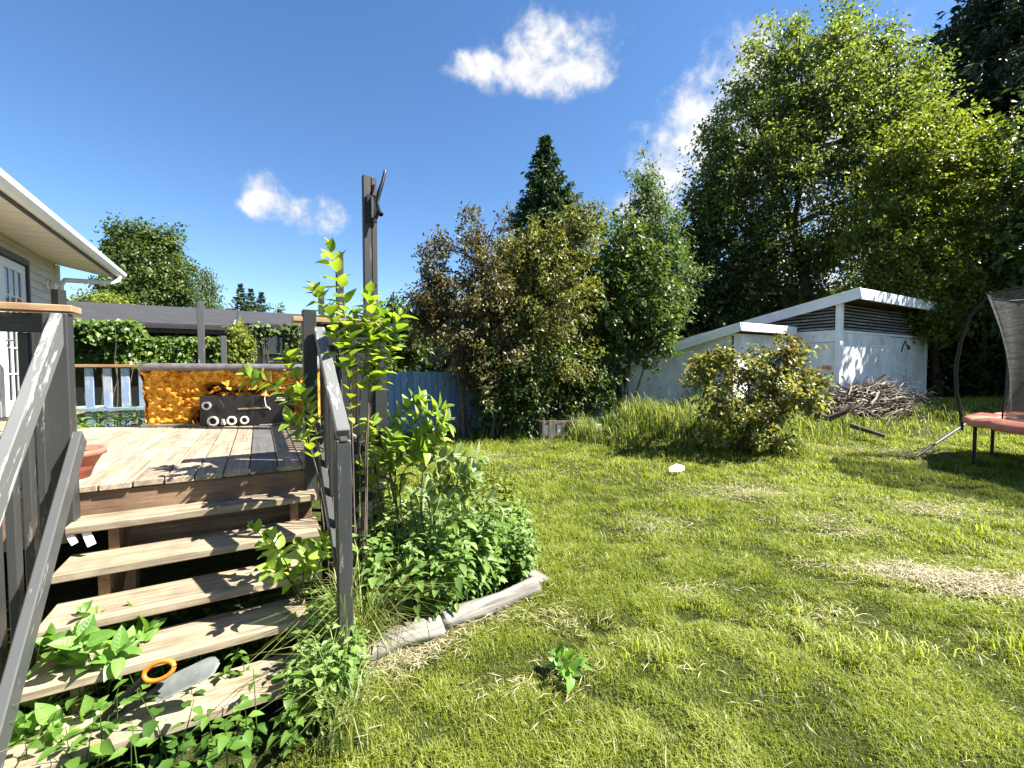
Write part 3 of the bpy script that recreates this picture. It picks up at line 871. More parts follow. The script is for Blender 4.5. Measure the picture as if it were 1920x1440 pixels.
# ------------------------------------------------------------------ deck
VL, VR, UF, ZD = -.86, .80, 3.25, 1.0
def build_deck():
    d = thing('wooden_deck', 'weathered plank deck that carries the hot tub', 'deck', DK(0, 4.5, 0))
    edges = [-2.85, -2.705, -2.56, -2.415, -2.27, -2.125, -1.98, -1.835, -1.69, -1.545, -1.40, -1.255, -1.11, -.965, -.862,
             -.78, -.635, -.49, -.345, -.20, -.062, .10, .24, .385, .53, .675, .80]
    rnd = random.Random(3)
    uj = 4.42                       # butt joints of the boards left of the dark plank
    for i in range(len(edges) - 1):
        a, b = edges[i], edges[i + 1]
        c, w = (a + b) / 2, (b - a) - .007
        ue = 9.9 if c < -2.3 else (6.35 if c < -1.15 else 7.35)
        us = 3.24 if c < VL else UF - .03
        dark = (i == 20)
        m = M_deckdark if dark else M_deck
        segs = [(us + rnd.uniform(-.006, .006), ue)] if c > -.06 else [(us + rnd.uniform(-.006, .006), uj - .004), (uj + .004, ue)]
        for (u0, u1) in segs:
            beam('deck_board', DK(c, u0, ZD - .018 + rnd.uniform(-.0015, .0015)), DK(c, u1, ZD - .018 + rnd.uniform(-.0015, .0015)), w, .036, m, d)
    # boards under the house side continue along the wall
    beam('rim_joist', DK(VL - 1.9, UF + .02, ZD - .175), DK(VL - .02, UF + .02, ZD - .175), .27, .04, M_fascia, d, up=DK(0, -1, 0))
    beam('fascia_board', DK(VL - .01, UF + .015, ZD - .135), DK(.33, UF + .015, ZD - .135), .185, .04, M_fascia, d, up=DK(0, -1, 0))
    beam('fascia_board', DK(VL + .2, UF + .05, ZD - .345), DK(.30, UF + .05, ZD - .345), .2, .04, M_fascia, d, up=DK(0, -1, 0))
    beam('rim_joist', DK(.335, UF + .02, ZD - .15), DK(VR, UF + .02, ZD - .15), .20, .04, M_charcoal, d, up=DK(0, -1, 0))
    beam('rim_joist', DK(VR - .02, UF + .05, ZD - .15), DK(VR - .02, 7.35, ZD - .15), .20, .04, M_fascia, d, up=DK(1, 0, 0))
    for u in (4.4, 5.4, 6.3):
        beam('joist', DK(-2.8, u, ZD - .14), DK(VR - .05, u, ZD - .14), .18, .04, M_fascia, d, up=DK(0, -1, 0))
    for (v, u) in ((-2.7, 3.3), (-.7, 3.4), (.7, 3.35), (.7, 5.3), (.7, 7.2), (-.7, 6.2), (-2.7, 6.2)):
        beam('deck_leg', DK(v, u, -.05), DK(v, u, ZD - .24), .09, .09, M_fascia, d, up=DK(0, -1, 0))
    # plank skirting under the edge beside the slanted bed
    for i in range(5):
        u = 3.36
        beam('skirt_board', DK(.40 + i * .09, UF + .055, .1), DK(.40 + i * .09, UF + .055, ZD - .26), .08, .018, M_charcoal, d, up=DK(0, -1, 0))
    return d
build_deck()

def build_stairs():
    s = thing('deck_stairs', 'open wooden steps of thick weathered treads leading up to the deck', 'stairs', DK(-.28, 2.8, 0))
    fr = [3.055, 2.86, 2.655, 2.45, 2.23]
    for k, uf in enumerate(fr):
        z = ZD - .17 * (k + 1) + (0, 0, .005, .03, .02)[k]
        vr = [.31, .31, .29, .20, .16][k]
        beam('tread', DK(VL - .015, uf + .14, z - .021), DK(vr, uf + .14, z - .021), .28, .042, M_tread, s, bev=.005)
    # cut stringers
    for v in (-.72, .16):
        bm = bmesh.new()
        pts = [DK(v, UF + .02, ZD - .19)]
        for k, uf in enumerate(fr):
            z = ZD - .17 * (k + 1) - .043
            ub = UF + .02 if k == 0 else fr[k - 1] + .06
            pts.append(DK(v, ub, z)) if k else None
            pts.append(DK(v, uf + .06, z)) 
        pts[0] = DK(v, UF + .02, ZD - .17 - .043)
        pts.append(DK(v, fr[-1] + .06, -.04)); pts.append(DK(v, fr[-1] + .32, -.04)); pts.append(DK(v, UF + .02, .50))
        prism(bm, pts, DK(.045, 0, 0))
        bm_obj('stringer', bm, M_stringer, s)
    # torn white tape hanging below the top tread
    for (v, dz, w) in ((-.80, .07, .035), (-.865, .05, .028)):
        beam('torn_tape', DK(v, 3.08, ZD - .17 - .04), DK(v + .03, 3.05, ZD - .17 - .04 - dz), w, .003, M_paper, s, up=DK(0, -1, .3), bev=0)
build_stairs()

def build_left_rail():
    r = thing('stair_railing', 'pale worn grey stair railing with bolted post and flat balusters under a brown cap', 'railing', DK(-.9, 3.0, .2))
    v = -.925
    p = DK(v + .015, 3.19, 0)
    ps = beam('newel_post', DK(-.905, 3.19, .80), DK(-.905, 3.19, 1.93), .095, .095, M_greypaint, r, up=DK(0, -1, 0), bev=.005)
    for z in (.855, .925):
        tube_obj('bolt', [([DK(-.915, 3.142, z), DK(-.915, 3.132, z)], [.021, .021]), ([DK(-.915, 3.132, z), DK(-.915, 3.118, z)], [.012, .011])], M_steel, ps, 8)
    h = 1.02
    beam('handrail', DK(v + .03, 3.18, 1.885), DK(v + .03, 2.16, 1.885 - h * 1.02), .125, .045, M_greyrail, r, up=DK(1, 0, 0), bev=.005)
    beam('bottom_rail', DK(v + .085, 3.20, 1.275), DK(v + .085, 2.14, 1.275 - h * 1.06), .105, .04, M_rail2, r, up=DK(1, 0, 0), bev=.005)
    for i, u in enumerate((3.05, 2.885, 2.72, 2.555, 2.39)):
        zt = 1.885 - h * (3.18 - u) - .05
        beam('baluster', DK(v - .012, u, zt - 1.0), DK(v - .012, u, zt), .058, .032, M_greypaint, r, up=DK(1, 0, 0))
    beam('newel_post', DK(v + .02, 2.12, -.05), DK(v + .02, 2.12, 1.0), .09, .09, M_greypaint, r, up=DK(0, -1, 0), bev=.005)
build_left_rail()

def build_right_rail():
    r = thing('stair_railing', 'slim dark stair railing with sun-bleached handrail, overgrown by leafy stems', 'railing', DK(.35, 2.8, .2))
    beam('newel_post', DK(.30, 3.24, .75), DK(.30, 3.24, 2.03), .085, .085, M_charcoal, r, up=DK(0, -1, 0), bev=.005)
    a, b = DK(.355, 3.18, 1.90), DK(.355, 2.28, 1.325)
    beam('handrail', a, b, .066, .042, M_greyrail, r, bev=.005)
    beam('handrail_brace', a + Vector((0, 0, -.07)), b + Vector((0, 0, -.07)), .085, .036, M_greypaint, r, up=DK(1, 0, 0))
    beam('newel_post', DK(.355, 2.30, -.05), DK(.355, 2.30, 1.29), .07, .07, M_greypaint, r, up=DK(0, -1, 0), bev=.005)
    beam('bottom_rail', DK(.33, 3.18, 1.26), DK(.33, 2.34, .66), .036, .06, M_greypaint, r)
    for k, u in enumerate((3.02, 2.84, 2.66, 2.48)):
        zt = 1.90 - .64 * (3.18 - u) - .05
        beam('baluster', DK(.352, u, zt - .60), DK(.352, u, zt), .036, .03, M_charcoal, r, up=DK(1, 0, 0))
build_right_rail()

def build_deck_rails():
    # short front run right of the stairs, then the long side run, one railing
    r = thing('deck_railing', 'dark slatted deck railing with a brown cap board behind the leafy stems', 'railing', DK(.8, 3.6, 1))
    beam('cap_board', DK(.20, UF + .02, 1.965), DK(VR + .02, UF + .02, 1.965), .14, .032, M_cap, r)
    beam('apron', DK(.35, UF + .01, 1.87), DK(VR, UF + .01, 1.87), .15, .03, M_charcoal, r, up=DK(0, -1, 0))
    beam('apron', DK(.35, UF + .01, 1.07), DK(VR, UF + .01, 1.07), .09, .03, M_charcoal, r, up=DK(0, -1, 0))
    for i in range(4):
        v = .43 + i * .105
        beam('baluster', DK(v, UF + .03, 1.05), DK(v, UF + .03, 1.82), .075, .025, M_charcoal, r, up=DK(0, -1, 0))
    beam('railing_post', DK(VR - .03, UF + .03, .85), DK(VR - .03, UF + .03, 1.94), .085, .085, M_charcoal, r, up=DK(0, -1, 0))
    beam('rail', DK(VR - .03, UF + .10, 1.90), DK(VR - .03, 5.1, 1.90), .085, .04, M_charcoal, r, up=DK(1, 0, 0))
    beam('rail', DK(VR - .03, UF + .10, 1.08), DK(VR - .03, 5.1, 1.08), .085, .04, M_charcoal, r, up=DK(1, 0, 0))
    beam('railing_post', DK(VR - .03, 5.14, .85), DK(VR - .03, 5.14, 1.94), .085, .085, M_charcoal, r, up=DK(0, -1, 0))
    for i in range(17):
        u = UF + .17 + i * .104
        beam('baluster', DK(VR - .005, u, 1.03), DK(VR - .005, u, 1.93), .062, .025, M_charcoal, r, up=DK(1, 0, 0))
    # front run left of the stairs
    l = thing('deck_railing', 'brown capped deck railing with black apron in front of the house door', 'railing', DK(-1.5, 3.2, 1))
    beam('cap_board', DK(-2.4, UF - .02, 1.955), DK(-.84, UF - .02, 1.955), .15, .036, M_cap, l)
    beam('apron', DK(-2.3, UF + .0, 1.88), DK(-.95, UF + .0, 1.88), .10, .03, M_charcoal, l, up=DK(0, -1, 0))
    beam('bottom_rail', DK(-2.3, UF, 1.08), DK(-.95, UF, 1.08), .09, .035, M_charcoal, l, up=DK(0, -1, 0))
    for i in range(9):
        v = -1.06 - i * .13
        beam('baluster', DK(v, UF + .03, 1.02), DK(v, UF + .03, 1.83), .045, .035, M_charcoal, l, up=DK(0, -1, 0))
build_deck_rails()

def build_privacy():
    # boarded screen at the corner of the house
    a, b = at(55, 690, 5.2), at(106, 690, 5.5)
    t = thing('privacy_screen', 'black boarded screen standing on the deck next to the house door', 'screen', Vector((a.x, a.y, 1.0)))
    d = (b - a); d.z = 0; L = d.length; d.normalize(); n = Vector((d.y, -d.x, 0))
    k = 4; w = L / k
    for i in range(k):
        p = a + d * (i + .5) * w
        zt = 2.33
        beam('screen_board', Vector((p.x, p.y, 1.0)), Vector((p.x, p.y, zt)), w - .004, .022, M_charcoal, t, up=n)
    q = b + d * .06
    beam('screen_post', Vector((q.x, q.y, 1.0)), Vector((q.x, q.y, 2.62)), .1, .1, M_charcoal, t, up=n)
build_privacy()

# ------------------------------------------------------------------ hot tub
def build_tub():
    A = at(268, 802, 4.69); A.z = ZD + .005
    e = Vector((.985, .17, 0)).normalized(); n = Vector((-e.y, e.x, 0))
    Wd, Dp, Ht = 1.72, 1.30, .63
    t = thing('hot_tub', 'bare hot tub with amber foam shell, dark rim and black equipment panel', 'hot tub', A + e * Wd / 2 + n * Dp / 2)
    rs = np.random.RandomState(11)
    # foam: lumpy skin on three sides, pushed in where the cavities are
    def foam_face(org, ex, width, nx, nz_, outn, cav):
        V = np.zeros((nx, nz_, 3))
        for i in range(nx):
            for j in range(nz_):
                s, z = i / (nx - 1) * width, j / (nz_ - 1) * Ht
                flare = .05 * (z / Ht) ** 2
                dsp = .06 * (float(fbm(s, z, 7.5, 21, 4)) - .5) + .05 * (abs(float(fbm(s * .8, z * 1.3, 13, 51, 3)) - .5) * 2 - .4) + .04 * (float(fbm(s, z, 26, 31, 2)) - .5)
                if cav:
                    for cs, cz, rs_, rz_, dp in ((.72, .41, .12, .055, .16), (.55, .08, .085, .11, .15), (1.02, .385, .26, .045, .12), (1.55, .16, .1, .15, .06), (.94, .34, .5, .03, .08)):
                        q = ((s - cs) / rs_) ** 2 + ((z - cz) / rz_) ** 2
                        if q < 1.6: dsp -= dp * max(0, 1 - q / 1.6) ** .6
                    if .585 < s < 1.49 and z < .335: dsp -= .06
                edge = min(s, width - s)
                if edge < .05: dsp -= (.05 - edge) * .6
                p = org + ex * s + outn * (dsp + flare)
                V[i, j] = (p.x, p.y, org.z + z)
        i = np.arange(nx - 1)[:, None] * nz_; j = np.arange(nz_ - 1)[None]
        return V.reshape(-1, 3), np.stack([i + j, i + nz_ + j, i + nz_ + j + 1, i + j + 1], -1).reshape(-1, 4)
    def openings(V, Q, nx, nz_):      # torn holes through the foam
        c_ = V[Q].mean(1); s_ = (c_[:, 0] - A.x) * e.x + (c_[:, 1] - A.y) * e.y; z_ = c_[:, 2] - A.z
        k_ = np.ones(len(Q), bool)
        for cs, cz, a_, b_ in ((.71, .40, .10, .055), (.535, .085, .055, .10), (1.06, .375, .08, .035), (1.50, .40, .03, .035), (.90, .365, .05, .02)):
            w_ = 1 + .35 * np.sin(s_ * 60) * np.sin(z_ * 75)
            k_ &= ((s_ - cs) / a_) ** 2 + ((z_ - cz) / b_) ** 2 > w_
        return Q[k_]
    V0_, Q0_ = foam_face(A, e, Wd, 150, 60, -n, True)
    parts = [(V0_, openings(V0_, Q0_, 150, 60)), foam_face(A + n * Dp, -n, Dp, 40, 24, -e, False),
             foam_face(A + e * Wd, n, Dp, 40, 24, e, False), foam_face(A + n * Dp + e * Wd, -e, Wd, 50, 24, n, False)]
    Vs, Qs, b = [], [], 0
    for V, Q in parts:
        Vs.append(V); Qs.append(Q + b); b += len(V)
    mesh_obj('foam_shell', np_mesh('foam', np.concatenate(Vs), [np.concatenate(Qs)], None, True), M_foam, t)
    # acrylic rim lofted round a rounded rectangle, with the bowl inside
    prof = [(-.03, .60), (.045, .60), (.068, .625), (.06, .662), (.03, .68), (-.10, .678), (-.16, .65), (-.22, .35), (-.40, .22)]
    cx = A + e * Wd / 2 + n * Dp / 2
    bm = bmesh.new(); rings = []
    for off, z in prof:
        hw, hd = Wd / 2 + off, Dp / 2 + off
        r = max(.03, .12 + off * .6); ring = []
        for cxs, cys, a0 in ((1, 1, 0), (-1, 1, 90), (-1, -1, 180), (1, -1, 270)):
            for k in range(6):
                aa = math.radians(a0 + k * 18)
                p = cx + e * (cxs * (hw - r) + r * math.cos(aa)) + n * (cys * (hd - r) + r * math.sin(aa))
                ring.append(bm.verts.new((p.x, p.y, A.z + z + .006 * math.sin(k + cxs * 3 + p.x * 5))))
        rings.append(ring)
    for a, b2 in zip(rings, rings[1:]):
        for i in range(len(a)):
            bm.faces.new((a[i], a[(i + 1) % len(a)], b2[(i + 1) % len(a)], b2[i]))
    bm.faces.new(rings[-1])
    bm_obj('rim', bm, M_rim, t, smooth_sh=True)
    # wooden pan edge
    beam('base_board', A + e * -.01 - n * .015 + Vector((0, 0, .012)), A + e * (Wd + .01) - n * .015 + Vector((0, 0, .012)), .03, .03, M_pallet, t)
    # equipment panel with unions
    pa = A + e * .575 - n * .035; pb = A + e * 1.49 - n * .035
    zc = Vector((0, 0, .168))
    pn = beam('equipment_panel', pa + zc, pb + zc, .325, .018, M_black, t, up=-n, bev=.003)
    def sp(px, py):            # point on the panel from its own measures
        s = (px - 365) / 155.0 * .905; z = (797 - py) / 59.0 * .33
        return pa + e * s + Vector((0, 0, z)) - n * .012
    for (px, py, R, r) in ((378, 757, .037, .011), (388, 787.5, .046, .013), (420, 787, .040, .012), (442, 786.5, .036, .011)):
        c = sp(px, py)
        tube_obj('union_ring', [([c + e * (R * math.cos(a)) + Vector((0, 0, R * math.sin(a))) - n * .01 for a in np.linspace(0, 2 * math.pi, 19)], [r] * 19)], M_ringw, pn, 7)
    c = sp(407, 792)
    tube_obj('valve', [([c, c - n * .03, c - n * .035 + Vector((0, 0, .05))], [.02, .022, .013])], M_ringw, pn, 8)
    beam('label_strip', sp(431, 764), sp(486, 762), .016, .006, M_deck, pn, up=-n, bev=0)
    beam('white_plate', sp(499, 745), sp(513, 746), .035, .006, M_ringw, pn, up=-n, bev=0)
    for pts in ([(457, 740), (459, 765), (454, 790)], [(481, 728), (478, 745), (480, 758), (488, 766)], [(400, 745), (408, 757), (402, 770), (407, 788)], [(384, 770), (393, 778), (390, 785)]):
        m = M_ringw if pts[0][0] == 481 else M_black
        tube_obj('wire', [([sp(*q) - n * .012 for q in pts], [.005] * len(pts))], m, pn, 5)
    tube_obj('hose', [([sp(470, 797) - n * .03, sp(495, 796) - n * .05, sp(520, 791) - n * .04, sp(540, 783) - n * .03, sp(560, 780) - n * .02], [.014] * 5)], M_pallet, t, 7)
    # torn foam flaps above the panel
    rnd = random.Random(5)
    bm = bmesh.new()
    for i in range(16):
        s = .68 + rnd.random() * .8; z = .35 + rnd.random() * .14
        p = A + e * s + Vector((0, 0, z)) - n * .02
        vs = [bm.verts.new(p + e * rnd.uniform(-.05, .05) + Vector((0, 0, rnd.uniform(-.04, .05))) - n * rnd.uniform(0, .05)) for _ in range(4)]
        bm.faces.new(vs[:3]); bm.faces.new((vs[0], vs[2], vs[3]))
    bm_obj('torn_foam', bm, M_foam, t)
build_tub()

# ------------------------------------------------------------------ planter
def build_planter():
    c = DK(-1.02, 3.50, ZD)
    t = thing('planter_pot', 'tapered terracotta planter on the deck behind the stair post', 'planter', c)
    V, Qs, b = [], [], 0
    bm = bmesh.new()
    prof = [(.13, 0.005), (.15, .07), (.185, .135), (.198, .137), (.20, .168), (.18, .17), (.172, .13), (.12, .12)]
    rings = []
    for r, z in prof:
        rings.append([bm.verts.new(c + Vector((r * 1.15 * math.cos(a), r * math.sin(a), z))) for a in np.linspace(0, 2 * math.pi, 28, endpoint=False)])
    for a, b2 in zip(rings, rings[1:]):
        for i in range(28): bm.faces.new((a[i], a[(i + 1) % 28], b2[(i + 1) % 28], b2[i]))
    bm.faces.new(rings[0][::-1])
    bm_obj('pot', bm, M_terracotta, t, smooth_sh=True)
    bm = bmesh.new()
    bm.faces.new([bm.verts.new(c + Vector((.19 * math.cos(a), .165 * math.sin(a), .13 + .01 * math.sin(a * 5)))) for a in np.linspace(0, 2 * math.pi, 20, endpoint=False)])
    bm_obj('soil', bm, M_ground, t)
build_planter()

# ------------------------------------------------------------------ log edging
def log(name, a, b, r, label, seed, mat=M_log):
    a, b = Vector(a), Vector(b)
    t = tag(bpy.data.objects.new(name, None), label, 'log', 'log edging of the bed')
    bm = bmesh.new(); rnd = random.Random(seed)
    ax = (b - a).normalized(); s = ax.cross(Vector((0, 0, 1))).normalized(); u = s.cross(ax)
    n = 22; sides = 16; rings = []
    for i in range(n):
        f = i / (n - 1); ctr = a.lerp(b, f) + s * .012 * math.sin(f * 5 + seed)
        ring = []
        for k in range(sides):
            an = 2 * math.pi * k / sides
            rr = r * (1 + .10 * math.sin(an * 2 + seed) + .07 * math.sin(f * 9 + an * 3) + rnd.uniform(-.035, .035))
            ring.append(bm.verts.new(ctr + s * rr * math.cos(an) + u * rr * math.sin(an) * .92))
        rings.append(ring)
    for p, q in zip(rings, rings[1:]):
        for k in range(sides): bm.faces.new((p[k], p[(k + 1) % sides], q[(k + 1) % sides], q[k]))
    bm.faces.new(rings[0][::-1]); bm.faces.new(rings[-1])
    for f in bm.faces: f.smooth = True
    bmesh.ops.recalc_face_normals(bm, faces=bm.faces[:])
    m = frame(a, b); mi = m.inverted()
    bmesh.ops.transform(bm, matrix=mi, verts=bm.verts)
    me = bpy.data.meshes.new('log'); bm.to_mesh(me); bm.free()
    o = mesh_obj(name, me, mat, None, m)
    return tag(o, label, 'log', 'log edging of the bed')
g1, g2, g3 = on_z(628, 1238, .07), on_z(822, 1172, .06), on_z(1006, 1098, .05)
log('edging_log', g1, g2 + (g2 - g1) * .01, .068, 'thicker cracked log edging the mint bed, end nearest the steps', 2)
log('edging_log', g2 + (g3 - g2) * .03 + Vector((0, .01, .0)), g3, .062, 'thinner bleached log edging the mint bed, out towards the lawn', 5)
e1, e2 = on_z(975, 1062, .06), on_z(1022, 1092, .03)
tag(beam('edging_plank', e1, e2, .10, .04, M_log), 'short split plank lying past the end of the edging logs', 'plank')

# ------------------------------------------------------------------ planter box of old pallet wood
def build_pallet_box():
    a, b = at(1014, 790, 9.55), at(1118, 790, 9.7)
    a.z = b.z = 0
    z0 = float(gz(a.x, a.y)) - .02
    t = thing('planter_box', 'old raised planter box of grey upright boards at the edge of the shade', 'planter', (a.x, a.y, z0))
    d = (b - a).normalized(); n = Vector((d.y, -d.x, 0)); L = (b - a).length
    x = .06; k = 0
    rnd = random.Random(2)
    while x < L:
        p = a + d * x; w = (.06, .15, .07, .17)[k % 4]
        beam('upright_board', p + Vector((0, 0, z0)), p + Vector((0, 0, z0 + .43 + rnd.uniform(-.02, .02))), w, .025, M_pallet, t, up=n)
        x += w / 2 + .16 + (.02 if k % 2 else 0); k += 1
    for zz in (.05, .39):
        beam('cross_board', a - n * .03 + Vector((0, 0, z0 + zz)), b - n * .03 + Vector((0, 0, z0 + zz)), .08, .025, M_pallet, t, up=n)
    for i in range(5):
        p = a + d * (.15 + i * .29) - n * .05
        beam('white_panel', p + Vector((0, 0, z0 + .12)), p + Vector((0, 0, z0 + .34)), .14, .02, M_shedtrim, t, up=n)
    for q in (a, b):
        beam('side_board', q - n * .04 + Vector((0, 0, z0 + .22)), q - n * .9 + Vector((0, 0, z0 + .22)), .4, .025, M_pallet, t, up=d)
build_pallet_box()

# ------------------------------------------------------------------ trampoline
def build_trampoline():
    cx, cy, R = 9.04, 6.26, 1.80
    zp = .80
    t = thing('trampoline', 'round trampoline with faded salmon edge pad and black safety net', 'trampoline', (cx, cy, 0))
    N = 72
    bm = bmesh.new(); rings = []
    prof = [(1.34, .775), (1.36, .80), (1.56, .825), (1.74, .815), (1.80, .78), (1.80, .70), (1.77, .69), (1.76, .76)]
    rnd = random.Random(8)
    for r, z in prof:
        ring = []
        for i in range(N):
            a = 2 * math.pi * i / N
            wob = .012 * math.sin(a * 9) + .008 * math.sin(a * 23 + r * 5)
            ring.append(bm.verts.new((cx + (r + wob) * math.cos(a), cy + (r + wob) * math.sin(a), z + .014 * math.sin(a * 14 + r * 3) + .008 * math.sin(a * 31))))
        rings.append(ring)
    for p, q in zip(rings, rings[1:]):
        for i in range(N): bm.faces.new((p[i], p[(i + 1) % N], q[(i + 1) % N], q[i]))
    bm_obj('edge_pad', bm, M_pad, t, smooth_sh=True)
    bm = bmesh.new()
    vs = [bm.verts.new((cx + 1.38 * math.cos(2 * math.pi * i / N), cy + 1.38 * math.sin(2 * math.pi * i / N), .765)) for i in range(N)]
    c = bm.verts.new((cx, cy, .74))
    for i in range(N): bm.faces.new((vs[i], vs[(i + 1) % N], c))
    bm_obj('jump_mat', bm, M_mat, t)
    ring = [Vector((cx + 1.70 * math.cos(a), cy + 1.70 * math.sin(a), .74)) for a in np.linspace(0, 2 * math.pi, 49)]
    tube_obj('frame_ring', [(ring, [.025] * 49)], M_blackmetal, t, 8)
    # legs in W pairs, poles
    for i in range(8):
        a = math.radians(146 + i * 45)
        p = Vector((cx + 1.69 * math.cos(a), cy + 1.69 * math.sin(a), 0))
        zb = float(gz(p.x, p.y)) - .02
        tube_obj('leg', [([p + Vector((0, 0, zb)), p + Vector((0, 0, .74))], [.025, .025])], M_blackmetal, t, 8)
    poles = []
    for i in range(6):
        a = math.radians(133 + i * 60)
        o = Vector((math.cos(a), math.sin(a), 0))
        c0 = Vector((cx, cy, 0))
        pts = [c0 + o * 1.80 + Vector((0, 0, .55)), c0 + o * 1.82 + Vector((0, 0, .80)), c0 + o * 1.89 + Vector((0, 0, 1.2)), c0 + o * 1.91 + Vector((0, 0, 1.65)),
               c0 + o * 1.86 + Vector((0, 0, 2.1)), c0 + o * 1.76 + Vector((0, 0, 2.5)), c0 + o * 1.56 + Vector((0, 0, 2.86))]
        pl = tube_obj('net_pole', [(pts, [.018, .025, .025, .025, .025, .022, .018])], M_blackmetal, t, 8)
        poles.append(pts[-1])
        tube_obj('pole_cap', [([pts[-1], pts[-1] + Vector((0, 0, .05))], [.04, .03])], M_blackmetal, pl, 8)
    # the net: hangs from the top ring down to the mat edge
    N2 = 96; K = 12
    V = np.zeros((N2 + 1, K, 3))
    a0, a1 = math.radians(133), math.radians(133 + 360 - 14)
    for i in range(N2 + 1):
        a = a0 + (a1 - a0) * i / N2
        for k in range(K):
            f = k / (K - 1)
            sag = .05 * abs(math.sin((a - a0) * 3)) 
            aa = a
            if i < 8: aa = a + (1 - i / 8) * (1 - f) * .22
            r = 1.36 + .20 * f - .10 * math.sin(f * math.pi) + .03 * math.sin(a * 17 + f * 4)
            V[i, k] = (cx + r * math.cos(aa), cy + r * math.sin(aa), .77 + f * (2.10 - sag))
    i = np.arange(N2)[:, None] * K; k = np.arange(K - 1)[None]
    Q = np.stack([i + k, i + K + k, i + K + k + 1, i + k + 1], -1).reshape(-1, 4)
    nt = mesh_obj('safety_net', np_mesh('net', V.reshape(-1, 3), [Q], None, True), M_net, t)
    tube_obj('net_hem', [([Vector(V[i, K - 1]) for i in range(N2 + 1)], [.014] * (N2 + 1))], M_blackmetal, nt, 5)
    tube_obj('net_hem', [([Vector(V[0, k]) for k in range(K)], [.012] * K)], M_blackmetal, nt, 5)
build_trampoline()

# pole on the lawn, paper, tools
pa = on_z(1716, 857, .06); pb = at(1813, 793, pa.y + .45)
tag(tube_obj('metal_pole', [([pa, pb], [.022, .022])], M_steel, None, 8), 'thin metal pole slanting up out of the grass next to the trampoline', 'pole')

def build_paper():
    c = on_z(1269, 884, .09)
    bm = bmesh.new()
    pts = [(-.12, -.03, .0), (-.02, -.07, .01), (.10, -.03, .02), (.13, .05, .075), (.02, .09, .10), (-.10, .06, .05)]
    vs = [bm.verts.new(c + Vector(p)) for p in pts]; m = bm.verts.new(c + Vector((0.01, .0, .085)))
    for i in range(6): bm.faces.new((vs[i], vs[(i + 1) % 6], m))
    ex = bmesh.ops.solidify(bm, geom=bm.faces[:], thickness=.006)
    o = bm_obj('paper_scrap', bm, M_paper)
    tag(o, 'crumpled white paper scrap lying alone on the lawn', 'paper')
build_paper()

def build_tools():
    c = at(298, 1258, 1.80)
    t = thing('tool_handle', 'orange loop handle of a garden tool beside the lowest visible step', 'tool', c)
    a = np.linspace(0, 2 * math.pi, 17)
    e = Vector((.96, .1, .25)).normalized(); f = Vector((-.2, .35, .9)).normalized()
    tube_obj('grip', [([c + e * .062 * math.cos(q) + f * .034 * math.sin(q) for q in a], [.0095] * 17)], M_orange, t, 8)
    tube_obj('shaft', [([c - e * .06 + f * -.01, c - e * .30 - f * .16, c - e * .55 - f * .30], [.014, .013, .012])], M_blackmetal, t, 8)
    c2 = at(374, 1258, 1.84)
    t2 = thing('plastic_scoop', 'rounded grey plastic scoop blade next to the orange handle', 'scoop', c2)
    bm = bmesh.new()
    e2 = Vector((.85, .25, .30)).normalized(); n2 = Vector((.05, -.65, .75)).normalized(); g = n2.cross(e2).normalized()
    R = []
    nu, nv = 14, 9
    for i in range(nu):
        row = []
        s = i / (nu - 1)
        half = .045 * (1 - max(0, (s - .70) / .30) ** 2.4) ** .5 if s < 1 else .004
        for j in range(nv):
            q = (j / (nv - 1) - .5) * 2
            row.append(bm.verts.new(c2 + e2 * (-.17 + s * .25) + g * half * q + n2 * (-.018 * q * q + .012 * s)))
        R.append(row)
    for i in range(nu - 1):
        for j in range(nv - 1): bm.faces.new((R[i][j], R[i + 1][j], R[i + 1][j + 1], R[i][j + 1]))
    bmesh.ops.solidify(bm, geom=bm.faces[:], thickness=.005)
    bm_obj('blade', bm, M_greyplastic, t2, smooth_sh=True)
    tube_obj('shaft', [([c2 - e2 * .15, c2 - e2 * .35 - Vector((0, 0, .04)), c2 - e2 * .6 - Vector((0, 0, .08))], [.02, .014, .013])], M_blackmetal, t2, 8)
build_tools()

